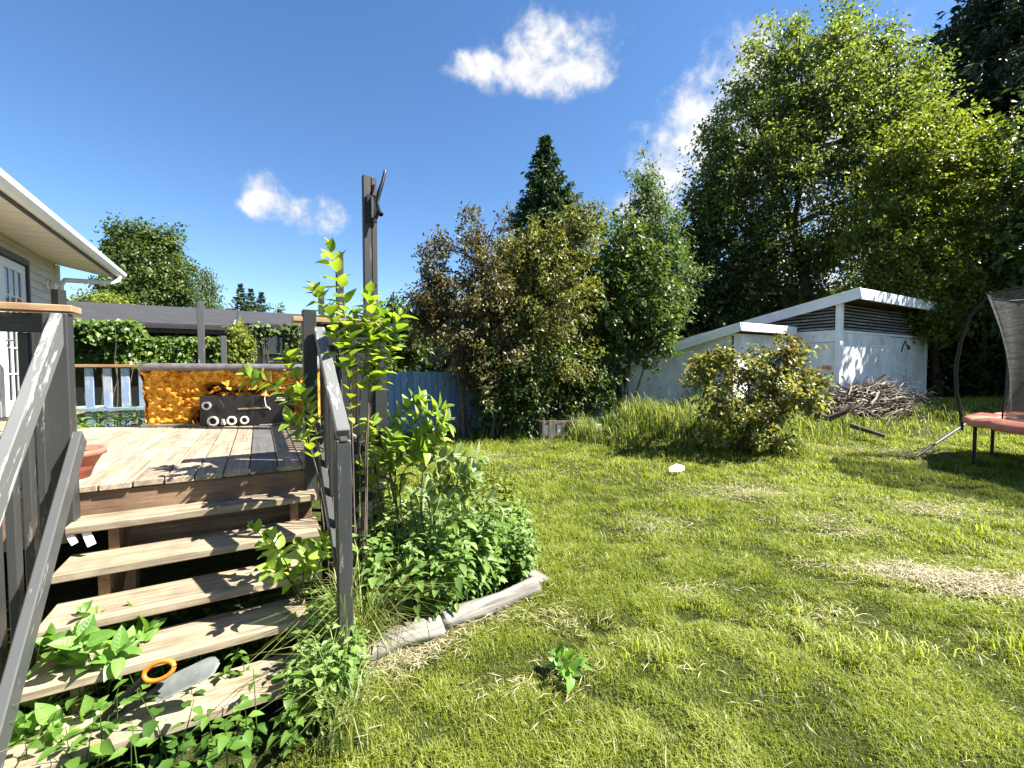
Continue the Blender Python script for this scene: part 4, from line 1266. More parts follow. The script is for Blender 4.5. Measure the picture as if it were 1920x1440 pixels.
# ------------------------------------------------------------------ brush pile
def build_brush():
    c = at(1630, 765, 11.0)
    c.z = float(gz(c.x, c.y))
    t = thing('brush_pile', 'heap of cut bare branches dumped in front of the white shed doors', 'brush pile', c)
    rnd = random.Random(12); rs = np.random.RandomState(12)
    meshes = []
    for k in range(10):
        n = 9; L = rnd.uniform(.9, 1.9); x = np.linspace(-L / 2, L / 2, n)
        P = np.stack([x, np.cumsum(rs.normal(0, .05, n)), np.cumsum(rs.normal(0, .04, n)) + .18 * np.sin(x * 2 + k)], 1)
        r0 = rnd.uniform(.012, .028)
        paths = [(P, np.linspace(r0, r0 * .35, n))]
        for b in range(3):
            i = rnd.randrange(3, 7); d = np.array([rnd.uniform(.2, .5), rnd.uniform(-.35, .35), rnd.uniform(-.2, .35)])
            paths.append((np.stack([P[i], P[i] + d * .5 + rs.normal(0, .03, 3), P[i] + d]), np.array([r0 * .55, r0 * .4, r0 * .2])))
        V, Q = tubes_np(paths, 5)
        meshes.append(with_mat(np_mesh('branch', V, [Q], None, True), M_stick))
    pale = [with_mat(meshes[k].copy(), M_log) for k in (0, 3, 6)]
    for m_ in pale:
        m_.materials.clear(); m_.materials.append(M_log)
    e = Vector((.9, .43, 0)).normalized(); nn = Vector((-.43, .9, 0)).normalized()
    for i in range(250):
        s = rnd.gauss(0, .75); w = rnd.gauss(0, .34)
        h = max(0, .52 * math.exp(-(s / 1.1) ** 2 - (w / .55) ** 2)) * rnd.random() ** .7
        p = c + e * s + nn * w
        p.z = float(gz(p.x, p.y)) + .05 + h
        ang = math.atan2(e.y, e.x) + rnd.gauss(0, .30) + (math.pi if rnd.random() < .5 else 0)
        if rnd.random() < .12: ang += rnd.uniform(-1.2, 1.2)
        M = Matrix.Translation(p) @ Matrix.Rotation(ang, 4, 'Z') @ Matrix.Rotation(rnd.gauss(0, .16), 4, 'Y') @ Matrix.Rotation(rnd.uniform(0, 6.3), 4, 'X') @ Matrix.Scale(rnd.uniform(.7, 1.1), 4)
        o = bpy.data.objects.new('branch', meshes[i % 10]); put(o, M, t)
    for i in range(9):       # bleached boughs lying over the top
        sx = rnd.uniform(-.8, 1.3)
        p = c + e * sx + nn * rnd.uniform(-.35, .1)
        p.z = float(gz(p.x, p.y)) + .22 + .25 * math.exp(-(sx / 1.1) ** 2)
        M = Matrix.Translation(p) @ Matrix.Rotation(math.atan2(e.y, e.x) + rnd.gauss(0, .35), 4, 'Z') @ Matrix.Rotation(rnd.gauss(0, .10), 4, 'Y') @ Matrix.Rotation(rnd.uniform(0, 6.3), 4, 'X') @ Matrix.Scale(1.15, 4)
        put(bpy.data.objects.new('branch', pale[i % 3]), M, t)
    # long pale branch on the near side
    return c
build_brush()
def lying(name, pts, r, label, cat, mat):
    P = [Vector(p) for p in pts]
    o = tube_obj(name, [(P, np.linspace(r, r * .6, len(P)))], mat, None, 8)
    return tag(o, label, cat)
q = [on_z(px, py, z) for px, py, z in ((1530, 778, .55), (1575, 795, .45), (1650, 812, .40), (1700, 800, .44))]
a = at(1535, 776, 9.9); b = at(1600, 786, 9.7); c_ = at(1655, 790, 9.9); d_ = at(1692, 788, 10.3)
lying('fallen_branch', [at(1535, 780, 10.5), at(1600, 788, 10.35), at(1655, 792, 10.4), at(1692, 788, 10.6)], .035, 'long pale bare branch lying along the front of the brush pile', 'branch', M_stick)
a = at(1590, 768, 9.3); b = at(1580, 790, 9.0); c_ = at(1552, 812, 8.8)
lying('rotten_limb', [at(1530, 779, 9.6), at(1556, 785, 9.3), at(1585, 772, 9.2), at(1596, 760, 9.2)], .07, 'dark mossy limb propped up between the bush and the brush pile', 'branch', M_bark)
lying('rotten_limb', [at(1595, 797, 9.0), at(1622, 806, 8.8), at(1660, 818, 8.6)], .055, 'dark rotten limb half sunk in the grass in front of the brush pile', 'branch', M_bark)

# ================================================================== VEGETATION
def unit(a):
    return a / (np.linalg.norm(a, axis=-1, keepdims=True) + 1e-9)

def leaf_quads(C, D, N, L, W, fold=.25, curl=0.0):
    """one folded rhombus per leaf: base C, direction D, normal N"""
    D = unit(D); S = unit(np.cross(N, D)); N2 = np.cross(D, S)
    L = np.asarray(L)[:, None]; W = np.asarray(W)[:, None]
    mid = C + D * L * .42
    tip = C + D * L - N2 * L * curl
    V = np.stack([C, mid + S * W * .5 + N2 * W * fold, tip, mid - S * W * .5 + N2 * W * fold], 1)
    n = len(C); i = np.arange(n)[:, None] * 4
    Q = np.concatenate([i + np.array([[0, 1, 2]]), i + np.array([[0, 2, 3]])])
    return V.reshape(-1, 3), Q

def lobe(px, py, rpx, rpy, d, rd=None):
    c = at(px, py, d); k = d / F_PX
    return (c.x, c.y, c.z, rpx * k, rd if rd is not None else .8 * min(rpx, rpy) * k + .2 * max(rpx, rpy) * k, rpy * k)

def crown_points(rs, lobes, n, shell=2.4):
    vol = np.array([l[3] * l[4] * l[5] for l in lobes]); vol = vol ** .66
    which = rs.choice(len(lobes), n, p=vol / vol.sum())
    L = np.array(lobes)[which]
    d = unit(rs.normal(size=(n, 3)))
    r = rs.rand(n) ** (1 / shell)
    # uneven outline: the radius wanders with direction
    wob = 1 + .30 * np.sin(d[:, 0] * 5 + which * 2.1) * np.sin(d[:, 2] * 6 + which) + .20 * np.sin(d[:, 1] * 11 + d[:, 2] * 9 + which)
    P = L[:, :3] + d * (r * wob)[:, None] * L[:, 3:]
    return P, d, L[:, :3]

def deciduous(name, label, cat, base, lobes, n_clump, per, leaf, mat, bark=M_bark, trunk_r=.12, seed=1, trunks=1, group=None,
              spread=.22, droop=.15, gap=.42, aspect=.55, limb_share=.2, shell=2.4, twig_len=None, zfloor=None, up=.25):
    rs = np.random.RandomState(seed)
    base = Vector(base)
    t = thing(name, label, cat, base, group)
    P, d, LC = crown_points(rs, lobes, n_clump, shell)
    # gaps: drop clumps where a coarse field is low
    s = 1.0 / max(.5, np.mean([l[3] for l in lobes]) * .62)
    fld = (vnoise(P[:, 0] + P[:, 1] * .37, P[:, 2] + P[:, 1] * .61, s * 1.15, seed) + vnoise(P[:, 0] - P[:, 1], P[:, 2] * 1.1, s * 2.1, seed + 4)) / 2
    keep = fld > gap - .12 * rs.rand(len(P))
    if zfloor is not None: keep &= P[:, 2] > zfloor
    P, d, LC = P[keep], d[keep], LC[keep]
    n = len(P)
    out = unit(P - LC * np.array([1, 1, 1.0]) + np.array([0, 0, 1e-3]))
    tl = twig_len or spread * 1.6
    tw = unit(out * .9 + rs.normal(0, .45, (n, 3)) + np.array([0, 0, up - droop]))
    m = n * per
    idx = np.repeat(np.arange(n), per)
    f = rs.rand(m)
    C = P[idx] + tw[idx] * ((f - .35) * tl)[:, None] + rs.normal(0, spread * .42, (m, 3)) * np.array([1, 1, .8])
    C[:, 2] -= droop * spread * f
    D = unit(tw[idx] * .6 + rs.normal(0, .7, (m, 3)) + np.array([0, 0, -.25 - droop]))
    N = unit(rs.normal(0, .55, (m, 3)) + np.array([0, 0, 1.0]))
    Ls = leaf * (0.65 + .7 * rs.rand(m))
    V, Q = leaf_quads(C, D, N, Ls, Ls * aspect, .2, .12)
    ct = rs.rand(n)
    tint = np.clip(.5 + .5 * (ct[idx] - .5) + .55 * (rs.rand(m) - .5), 0, 1)
    mesh_obj('crown', np_mesh('crown', V, [Q], np.concatenate([tint, tint])), mat, t)
    # trunk, limbs and twigs
    paths = []
    z0 = base.z - .15
    top = max(l[2] for l in lobes)
    cx = np.mean([l[0] for l in lobes]); cy = np.mean([l[1] for l in lobes])
    for k in range(trunks):
        a = np.array([base.x, base.y, z0]) + (rs.normal(0, trunk_r * (2.2 if trunks > 1 else 0), 3) * [1, 1, 0])
        tgt = np.array([cx, cy, top * .9 + z0 * .1]) + (rs.normal(0, .35, 3) * [1, 1, .3] * (1 if trunks > 1 else .3))
        if trunks > 1:
            l = lobes[k % len(lobes)]; tgt = np.array([l[0], l[1], l[2] + l[5] * .5])
        s = np.linspace(0, 1, 9)[:, None]
        Q_ = a * (1 - s) + tgt * s + np.cumsum(rs.normal(0, .035 * (top - z0) / 5, (9, 3)), 0) * s
        R = trunk_r * (1 - .82 * s[:, 0])
        R[0] *= 1.25
        paths.append((Q_, R))
    main = paths[0][0]
    for l in lobes:
        cpt = np.array(l[:3])
        i = int(np.clip(np.searchsorted(main[:, 2], cpt[2] - l[5] * .9), 1, 7))
        s = np.linspace(0, 1, 6)[:, None]
        Q_ = main[i] * (1 - s) + cpt * s + np.array([0, 0, .12]) * np.sin(s * math.pi) + np.cumsum(rs.normal(0, .03, (6, 3)), 0)
        paths.append((Q_, trunk_r * np.linspace(.5, .18, 6)))
    pick = rs.choice(n, max(1, int(n * limb_share)), replace=False)
    for i in pick:
        a = LC[i] + rs.normal(0, .15, 3); b = P[i]
        s = np.linspace(0, 1, 4)[:, None]
        Q_ = a * (1 - s) + b * s + rs.normal(0, .05, (4, 3)) * np.sin(s * math.pi)
        paths.append((Q_, trunk_r * np.linspace(.16, .04, 4)))
    V, Q = tubes_np(paths, 5)
    mesh_obj('trunk', np_mesh('trunk', V, [Q], None, True), bark, t)
    return t

def conifer(name, label, base, top, half, mat, seed=1, n_whorl=38, per=9, group=None, droop=.25, zstart=.06, sprays=26, nl=.34, wid=.05, prof=.85, trunk_r=.16):
    rs = np.random.RandomState(seed)
    base = Vector(base); H = top - base.z
    t = thing(name, label, 'tree', base, group)
    Cs, Ds, Ns, Ls, tints = [], [], [], [], []
    paths = [(np.array([[base.x, base.y, base.z - .2], [base.x, base.y, base.z + H * .5], [base.x, base.y, top]]), np.array([trunk_r, trunk_r * .6, .012]))]
    for w in range(n_whorl):
        f = zstart + (1 - zstart) * (w + rs.rand() * .5) / n_whorl
        if f > .985: f = .985
        z = base.z + f * H
        R = half * (1 - f) ** prof * (0.82 + .36 * rs.rand())
        for b in range(per if f < .85 else max(5, per - 3)):
            a = rs.rand() * 2 * math.pi
            r = max(.10, R * (.70 + .42 * rs.rand()))
            o = np.array([math.cos(a), math.sin(a), 0])
            s = np.linspace(0, 1, 6)
            lift = (.15 + .35 * f)
            br = np.array([base.x, base.y, z])[None] + o[None] * (s * r)[:, None]
            br[:, 2] += r * (lift * s - (droop + .35) * s ** 1.5 + .22 * s ** 3)
            if r > half * .35 and rs.rand() < .5: paths.append((br, np.linspace(.022, .004, 6) * (trunk_r / .16)))
            k = max(5, int(sprays * (r / half) ** .8))
            q = rs.rand(k) ** .75
            pts = np.stack([np.interp(q, s, br[:, i]) for i in range(3)], 1)
            side = np.array([-o[1], o[0], 0]) * np.sign(rs.rand(k) - .5)[:, None]
            wv = (1 - q)[:, None] * .55 + .35
            D = unit(o[None] * .55 + side * wv + rs.normal(0, .22, (k, 3)) + np.array([0, 0, -.22]))
            Cs.append(pts); Ds.append(D); Ns.append(unit(rs.normal(0, .4, (k, 3)) + [0, 0, 1]))
            Ls.append(nl * (.35 + .65 * (r / half)) * (.6 + .7 * rs.rand(k)) * (1.25 - .5 * q))
            tints.append(np.clip(.25 + .55 * q * rs.rand(k) + .3 * (rs.rand() - .5) + .25 * rs.rand(k), 0, 1))
    C, D, N, L, ti = map(np.concatenate, (Cs, Ds, Ns, Ls, tints))
    # every spray: one blade along it and two crossing ones hanging below
    V1, Q1 = leaf_quads(C, D, N, L, np.maximum(wid * 1.5, L * .22), .1, .05)
    D2 = unit(D + np.random.RandomState(seed + 1).normal(0, .45, D.shape)); N2 = unit(np.cross(D, N) + .3 * N)
    V2, Q2 = leaf_quads(C + D * (L * .3)[:, None], D2, N2, L * .7, np.maximum(wid, L * .16), .1, .1)
    D3 = unit(D * .4 + np.array([0, 0, -.9]) + np.random.RandomState(seed + 2).normal(0, .35, D.shape))
    V3, Q3 = leaf_quads(C + D * (L * .4)[:, None], D3, N, L * .5, np.maximum(wid, L * .16), .1, .1)
    V = np.concatenate([V1, V2, V3]); Q = np.concatenate([Q1, Q2 + len(V1), Q3 + len(V1) + len(V2)])
    mesh_obj('crown', np_mesh('crown', V, [Q], np.concatenate([ti, ti, ti, ti, ti * .9, ti * .9])), mat, t)
    V, Q = tubes_np(paths, 6)
    mesh_obj('trunk', np_mesh('trunk', V, [Q], None, True), M_bark, t)
    return t

def gpt(px, d):
    p = at(px, 700, d); p.z = float(gz(p.x, p.y)); return p

# ---- behind the garage, far away
deciduous('leafy_tree', 'broad green leafy tree rising behind the garage roof', 'tree', gpt(285, 27), [lobe(285, 488, 50, 40, 27), lobe(240, 500, 34, 46, 27), lobe(325, 520, 34, 46, 27), lobe(270, 548, 60, 40, 26), lobe(345, 550, 26, 36, 27), lobe(228, 450, 18, 24, 27), lobe(268, 440, 26, 18, 27), lobe(310, 455, 22, 24, 27), lobe(215, 545, 20, 22, 27)],
          900, 34, .21, M_t_green, trunk_r=.3, seed=3, spread=.50, gap=.43)
deciduous('weeping_birch', 'thin weeping birch with trailing twigs, next to the broad green tree', 'tree', gpt(385, 25), [lobe(388, 515, 12, 14, 25), lobe(388, 550, 16, 34, 25), lobe(396, 575, 18, 24, 25)],
          220, 14, .16, M_t_willow, M_barkgrey, .14, 5, spread=.3, droop=1.4, gap=.38, aspect=.35)
deciduous('garden_shrub', 'low yellow green shrub peeping over the garage ridge', 'shrub', gpt(190, 23), [lobe(190, 568, 42, 16, 23), lobe(160, 575, 20, 10, 23), lobe(215, 575, 26, 14, 22)],
          230, 20, .2, M_t_bright, trunk_r=.1, seed=6, spread=.3)
for i, (px, py, hw, lab) in enumerate(((455, 531, 24, 'tallest of three small spruces over the garage roof'), (474, 540, 20, 'middle small spruce of the trio over the garage roof'), (493, 547, 20, 'smallest spruce of the trio over the garage roof, nearest the stems'))):
    d = 38 + i
    conifer('small_spruce', lab, gpt(px, d), at(px, py, d).z, hw * 3.4 * d / F_PX, M_needle, 20 + i, 44, 13, 'three small spruces beyond the garage', nl=.5, wid=.09, prof=1.0, sprays=18, droop=.05)
deciduous('bare_sapling', 'sparse young sapling with few leaves beyond the garage', 'tree', gpt(522, 30), [lobe(522, 582, 9, 14, 30)], 16, 8, .2, M_t_green, M_barkgrey, .05, 9, spread=.3, limb_share=.8)

# ---- vines on the garage and columns of creeper
def wall_leaves(name, label, cat, rects, ufn, n, leaf, mat, seed, thick=.22, kind=None):
    rs = np.random.RandomState(seed)
    Cs, Zt = [], []
    for (p0, p1, y0, y1, u, w) in rects:
        k = int(n * w)
        px = rs.uniform(p0, p1, k); py = rs.uniform(y0, y1, k)
        r = (px - 960) / F_PX
        uu = u - rs.rand(k) ** 1.5 * thick
        v = (r * .866 * uu + .5 * uu) / (.866 - .5 * r)
        x = v * .866 - uu * .5; y = v * .5 + uu * .866
        z = EYE - (py - HORIZON) / F_PX * y
        Cs.append(np.stack([x, y, z], 1))
    C = np.concatenate(Cs)
    # clumpy: keep where a field is high
    f = vnoise(C[:, 0], C[:, 2], 1.9, seed) * .6 + vnoise(C[:, 0], C[:, 2], 5.0, seed + 3) * .4
    keep = f > .43 + .12 * rs.rand(len(C))
    C = C[keep]; m = len(C)
    D = unit(rs.normal(0, .5, (m, 3)) + np.array([.1, -.5, -.75]))
    N = unit(rs.normal(0, .45, (m, 3)) + np.array([.45, -.5, .8]))
    L = leaf * (.6 + .8 * rs.rand(m))
    V, Q = leaf_quads(C, D, N, L, L * .8, .15, .1)
    ti = np.clip(rs.rand(m) * .7 + .3 * f[keep], 0, 1)
    b = C[C[:, 2].argmin()]
    t = thing(name, label, cat, b)
    mesh_obj('foliage', np_mesh('foliage', V, [Q], np.concatenate([ti, ti])), mat, t)
    paths = []
    for i in range(26):
        c = C[rs.randint(m)]; k = 6
        P = np.array([c[0], c[1] + .1, .3])[None] * (1 - np.linspace(0, 1, k))[:, None] + c[None] * np.linspace(0, 1, k)[:, None]
        P[:, :2] += np.cumsum(rs.normal(0, .05, (k, 2)), 0)
        paths.append((P, np.linspace(.02, .006, k)))
    V, Q = tubes_np(paths, 5)
    mesh_obj('stems', np_mesh('stems', V, [Q], None, True), M_bark, t)
wall_leaves('climbing_vine', 'sunlit leafy vine covering the brown garage wall behind the slat fence', 'vine',
            [(-60, 280, 604, 690, 15.2, .46), (140, 262, 600, 640, 14.9, .18), (275, 452, 630, 690, 15.25, .36), (200, 260, 640, 680, 15.1, .08)], None, 8200, .125, M_vine, 31, .5)
wall_leaves('creeper', 'thin creeper hanging round the garage window', 'vine',
            [(455, 500, 610, 640, 15.75, .2), (535, 575, 612, 690, 15.7, .4), (470, 570, 606, 625, 15.7, .22)], None, 900, .15, M_t_green, 33, .2)
deciduous('column_shrub', 'narrow bright yellow green shrub by the grey garage wall', 'shrub', gpt(449, 12.6), [lobe(449, 630, 15, 22, 12.6), lobe(448, 660, 19, 30, 12.6), lobe(450, 690, 22, 26, 12.6)],
          200, 22, .11, M_t_bright, trunk_r=.05, seed=35, spread=.12, gap=.3)
deciduous('garden_shrub', 'green shrub beside the tall doubled post', 'shrub', gpt(742, 13), [lobe(738, 590, 32, 24, 13), lobe(765, 640, 38, 42, 13), lobe(730, 660, 34, 40, 12.5)],
          260, 22, .15, M_t_green, trunk_r=.08, seed=36, spread=.22)

# ---- the row of garden trees
deciduous('ornamental_cherry', 'purple bronze leaved small tree behind the blue fence', 'tree', gpt(868, 9.9),
          [lobe(905, 480, 42, 62, 9.9), lobe(815, 520, 26, 70, 9.7), lobe(860, 600, 70, 90, 9.9), lobe(815, 615, 50, 46, 9.7), lobe(925, 690, 62, 80, 9.9), lobe(795, 580, 30, 36, 9.7), lobe(930, 560, 54, 80, 10.0), lobe(890, 425, 12, 36, 10), lobe(797, 470, 8, 36, 9.7), lobe(825, 450, 8, 30, 9.8), lobe(868, 425, 7, 30, 9.9), lobe(778, 560, 22, 8, 9.7), lobe(945, 420, 12, 34, 10)],
          1250, 22, .085, M_t_purple, trunk_r=.055, seed=41, trunks=3, spread=.17, gap=.435, shell=2.4, up=.5)
deciduous('ornamental_cherry', 'bronze and olive leaved tree under the pointed spruce', 'tree', gpt(1020, 10.4),
          [lobe(1000, 480, 56, 54, 10.5), lobe(1060, 460, 54, 56, 10.5), lobe(1040, 560, 80, 90, 10.5), lobe(985, 600, 66, 80, 10.4), lobe(1020, 690, 95, 80, 10.5), lobe(1100, 430, 26, 40, 10.5), lobe(955, 500, 34, 60, 10.5), lobe(1000, 420, 12, 28, 10.5), lobe(1122, 405, 10, 26, 10.5), lobe(1075, 405, 12, 26, 10.5)],
          1300, 22, .088, M_t_bronze, trunk_r=.07, seed=43, trunks=2, spread=.18, gap=.38, shell=2.6, up=.4)
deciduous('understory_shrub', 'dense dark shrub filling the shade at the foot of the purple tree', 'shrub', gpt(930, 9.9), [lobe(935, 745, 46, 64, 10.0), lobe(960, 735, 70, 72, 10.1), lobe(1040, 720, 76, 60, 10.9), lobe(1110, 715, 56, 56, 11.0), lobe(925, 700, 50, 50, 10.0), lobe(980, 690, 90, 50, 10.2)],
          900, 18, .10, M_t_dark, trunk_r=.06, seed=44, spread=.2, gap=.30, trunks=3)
conifer('spruce_tree', 'pointed dark green spruce standing up behind the bronze tree', gpt(1022, 17), at(1021, 252, 17).z, 3.7, M_needle, 51, 60, 15, sprays=44, nl=.62, wid=.06, droop=.15, prof=.92, trunk_r=.2)
deciduous('box_elder', 'bright green multi-stemmed tree with grey stems next to the shed', 'tree', gpt(1165, 11.6),
          [lobe(1160, 455, 48, 52, 11.5), lobe(1205, 520, 62, 66, 11.5), lobe(1140, 555, 56, 70, 11.3), lobe(1215, 590, 52, 62, 11.4), lobe(1218, 650, 34, 46, 11.2), lobe(1110, 620, 44, 50, 11.5), lobe(1150, 640, 40, 40, 11.5)],
          800, 19, .135, M_t_green, M_barkgrey, .055, 55, trunks=6, spread=.2, gap=.42, aspect=.62)
deciduous('young_willow', 'slim grey green tree with feathery top between the bright green tree and the poplar', 'tree', gpt(1222, 15.5),
          [lobe(1212, 365, 30, 62, 15.5), lobe(1225, 440, 46, 70, 15.5), lobe(1245, 530, 60, 80, 15.5), lobe(1210, 500, 44, 70, 15.5)],
          1000, 22, .13, M_t_willow, trunk_r=.12, seed=57, spread=.26, gap=.38, aspect=.4, up=.6)
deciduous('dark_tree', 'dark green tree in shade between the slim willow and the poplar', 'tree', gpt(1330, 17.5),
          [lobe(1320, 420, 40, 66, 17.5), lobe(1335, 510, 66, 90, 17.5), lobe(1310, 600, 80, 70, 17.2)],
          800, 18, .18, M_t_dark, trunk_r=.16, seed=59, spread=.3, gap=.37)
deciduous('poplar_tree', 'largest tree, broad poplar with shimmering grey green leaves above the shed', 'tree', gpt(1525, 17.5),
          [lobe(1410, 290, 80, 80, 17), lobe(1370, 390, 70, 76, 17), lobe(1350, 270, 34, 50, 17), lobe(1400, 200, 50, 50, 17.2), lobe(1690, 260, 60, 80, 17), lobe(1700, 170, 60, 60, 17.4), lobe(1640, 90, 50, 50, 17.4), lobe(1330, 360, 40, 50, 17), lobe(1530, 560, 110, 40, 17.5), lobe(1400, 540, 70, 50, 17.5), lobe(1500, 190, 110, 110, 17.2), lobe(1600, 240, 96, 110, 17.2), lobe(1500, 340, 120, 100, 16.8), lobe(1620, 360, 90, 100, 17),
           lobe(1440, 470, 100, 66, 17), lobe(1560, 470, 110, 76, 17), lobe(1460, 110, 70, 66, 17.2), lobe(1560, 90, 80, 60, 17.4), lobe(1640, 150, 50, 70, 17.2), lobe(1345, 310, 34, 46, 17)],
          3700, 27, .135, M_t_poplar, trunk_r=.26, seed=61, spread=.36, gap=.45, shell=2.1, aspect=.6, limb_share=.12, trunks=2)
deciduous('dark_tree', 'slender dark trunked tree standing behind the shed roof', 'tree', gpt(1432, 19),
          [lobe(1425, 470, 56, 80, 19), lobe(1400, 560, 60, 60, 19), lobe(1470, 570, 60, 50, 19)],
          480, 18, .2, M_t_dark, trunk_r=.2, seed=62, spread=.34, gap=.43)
deciduous('maple_tree', 'sunlit yellow green tree overhanging the corner of the shed', 'tree', gpt(1760, 15.0),
          [lobe(1760, 310, 86, 70, 14), lobe(1830, 275, 48, 40, 14), lobe(1690, 300, 60, 60, 14), lobe(1740, 235, 60, 40, 14.3), lobe(1850, 340, 40, 50, 14), lobe(1670, 480, 60, 40, 13.5), lobe(1690, 390, 80, 66, 14), lobe(1760, 400, 84, 66, 14), lobe(1640, 430, 66, 50, 13.8), lobe(1740, 500, 76, 52, 13.6), lobe(1690, 540, 60, 36, 13.4),
           lobe(1790, 560, 60, 48, 13.6), lobe(1750, 600, 56, 40, 13.6)],
          1700, 22, .12, M_t_bright, trunk_r=.14, seed=65, spread=.25, gap=.42, aspect=.62)
conifer('spruce_tree', 'massive blue black spruce filling the sky beyond the trampoline', gpt(1860, 22), 25.5, 8.6, M_needle2, 67, 66, 16, sprays=44, nl=1.05, wid=.09, droop=.25, prof=.8, trunk_r=.35, zstart=.12)
deciduous('maple_tree', 'dull green small tree over the trampoline net', 'tree', gpt(1915, 14.5),
          [lobe(1900, 480, 60, 70, 14), lobe(1930, 400, 50, 60, 14), lobe(1870, 560, 60, 60, 14), lobe(1960, 540, 70, 90, 14)],
          700, 17, .14, M_t_bright, trunk_r=.12, seed=69, spread=.25, gap=.42, aspect=.6)
# dark hedge line at the back of the plot and the trees outside to the east that shade the shed
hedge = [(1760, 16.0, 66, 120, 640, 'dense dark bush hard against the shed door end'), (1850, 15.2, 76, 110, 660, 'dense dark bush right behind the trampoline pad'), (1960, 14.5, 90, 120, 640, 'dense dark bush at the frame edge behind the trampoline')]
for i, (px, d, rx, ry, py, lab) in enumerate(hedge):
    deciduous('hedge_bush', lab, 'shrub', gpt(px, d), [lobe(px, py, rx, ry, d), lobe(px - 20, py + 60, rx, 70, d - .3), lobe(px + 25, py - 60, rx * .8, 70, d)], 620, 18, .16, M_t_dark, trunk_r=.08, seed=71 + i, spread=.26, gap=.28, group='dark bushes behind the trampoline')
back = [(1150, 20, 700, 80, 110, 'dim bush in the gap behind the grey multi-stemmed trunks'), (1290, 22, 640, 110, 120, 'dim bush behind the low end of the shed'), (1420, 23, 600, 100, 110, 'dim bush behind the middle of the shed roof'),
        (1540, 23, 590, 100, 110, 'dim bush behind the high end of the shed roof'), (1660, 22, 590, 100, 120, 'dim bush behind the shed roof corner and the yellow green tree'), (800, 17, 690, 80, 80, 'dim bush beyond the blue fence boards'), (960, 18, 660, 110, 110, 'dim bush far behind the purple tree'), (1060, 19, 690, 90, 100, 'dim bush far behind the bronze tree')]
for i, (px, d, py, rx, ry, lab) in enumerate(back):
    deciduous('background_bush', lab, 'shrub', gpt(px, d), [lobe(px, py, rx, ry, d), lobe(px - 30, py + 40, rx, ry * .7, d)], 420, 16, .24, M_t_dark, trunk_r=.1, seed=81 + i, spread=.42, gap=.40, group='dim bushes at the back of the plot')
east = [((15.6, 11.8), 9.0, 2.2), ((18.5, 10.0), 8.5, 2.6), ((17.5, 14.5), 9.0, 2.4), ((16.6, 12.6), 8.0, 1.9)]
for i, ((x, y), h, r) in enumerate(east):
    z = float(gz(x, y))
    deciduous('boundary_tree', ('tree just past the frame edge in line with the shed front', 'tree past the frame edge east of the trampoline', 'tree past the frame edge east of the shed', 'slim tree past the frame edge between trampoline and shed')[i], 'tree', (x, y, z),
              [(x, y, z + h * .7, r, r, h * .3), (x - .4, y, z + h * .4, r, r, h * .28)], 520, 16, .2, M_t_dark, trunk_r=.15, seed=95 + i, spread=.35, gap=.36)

# ---- bush in front of the shed
deciduous('flowering_bush', 'rounded olive and bronze leaved bush standing alone in front of the shed', 'bush', gpt(1400, 7.95),
          [lobe(1400, 745, 92, 62, 7.9), lobe(1335, 722, 46, 50, 7.9), lobe(1450, 690, 56, 42, 7.9), lobe(1400, 800, 66, 46, 7.85), lobe(1500, 735, 44, 36, 7.9), lobe(1470, 660, 36, 22, 7.95), lobe(1360, 680, 40, 26, 7.9), lobe(1320, 672, 22, 16, 7.9), lobe(1440, 800, 50, 40, 7.85), lobe(1520, 712, 20, 16, 7.9)],
          620, 14, .095, M_t_bush, trunk_r=.03, seed=101, trunks=6, spread=.12, gap=.37, aspect=.6, up=.4)

# ================================================================== GRASS
def blades(rs, X, Y, H, W, lean, tint, segs=2, flat=None):
    """grass blades as bent tapering strips"""
    n = len(X)
    Z = gz(X, Y) - .008
    a = rs.rand(n) * 2 * math.pi
    o = np.stack([np.cos(a), np.sin(a), np.zeros(n)], 1)
    s = np.stack([-np.sin(a), np.cos(a), np.zeros(n)], 1) 
    B = np.stack([X, Y, Z], 1)
    le = lean * (.4 + 1.2 * rs.rand(n))
    up = np.array([0, 0, 1.0])
    h = H[:, None]; w = W[:, None] * .5; le = le[:, None]
    if segs == 2:
        m = B + up * h * .55 + o * h * le * .28
        tp = B + up * h * (1 - .35 * np.clip(le, 0, 1.6)) + o * h * le * .9
        V = np.stack([B - s * w, B + s * w, m + s * w * .8, m - s * w * .8, tp], 1).reshape(-1, 3)
        i = np.arange(n)[:, None] * 5
        return V, i + np.array([[0, 1, 2, 3]]), i + np.array([[3, 2, 4]])
    tp = B + up * h * (1 - .2 * le) + o * h * le * .7
    V = np.stack([B - s * w, B + s * w, tp], 1).reshape(-1, 3)
    return V, np.zeros((0, 4), int), np.arange(n)[:, None] * 3 + np.array([[0, 1, 2]])

def in_poly(X, Y, poly):
    ins = np.zeros(len(X), bool); k = len(poly)
    for i in range(k):
        x1, y1 = poly[i]; x2, y2 = poly[(i + 1) % k]
        c = ((y1 > Y) != (y2 > Y)) & (X < (x2 - x1) * (Y - y1) / (y2 - y1 + 1e-12) + x1)
        ins ^= c
    return ins

BED = [(-1.2, 1.95), (-1.02, 2.15), (g1.x - .02, g1.y + .05), (g2.x, g2.y + .08), (g3.x, g3.y + .08), (.18, 3.9), (-.15, 4.6), (-.55, 4.9), (-.95, 3.6)]
STAIR = [tuple(DK(-2.9, 2.0, 0))[:2], tuple(DK(.36, 2.0, 0))[:2], tuple(DK(.40, 3.3, 0))[:2], tuple(DK(.85, 3.3, 0))[:2], tuple(DK(.85, 7.4, 0))[:2], tuple(DK(-3.2, 10, 0))[:2], tuple(DK(-4, 3, 0))[:2]]
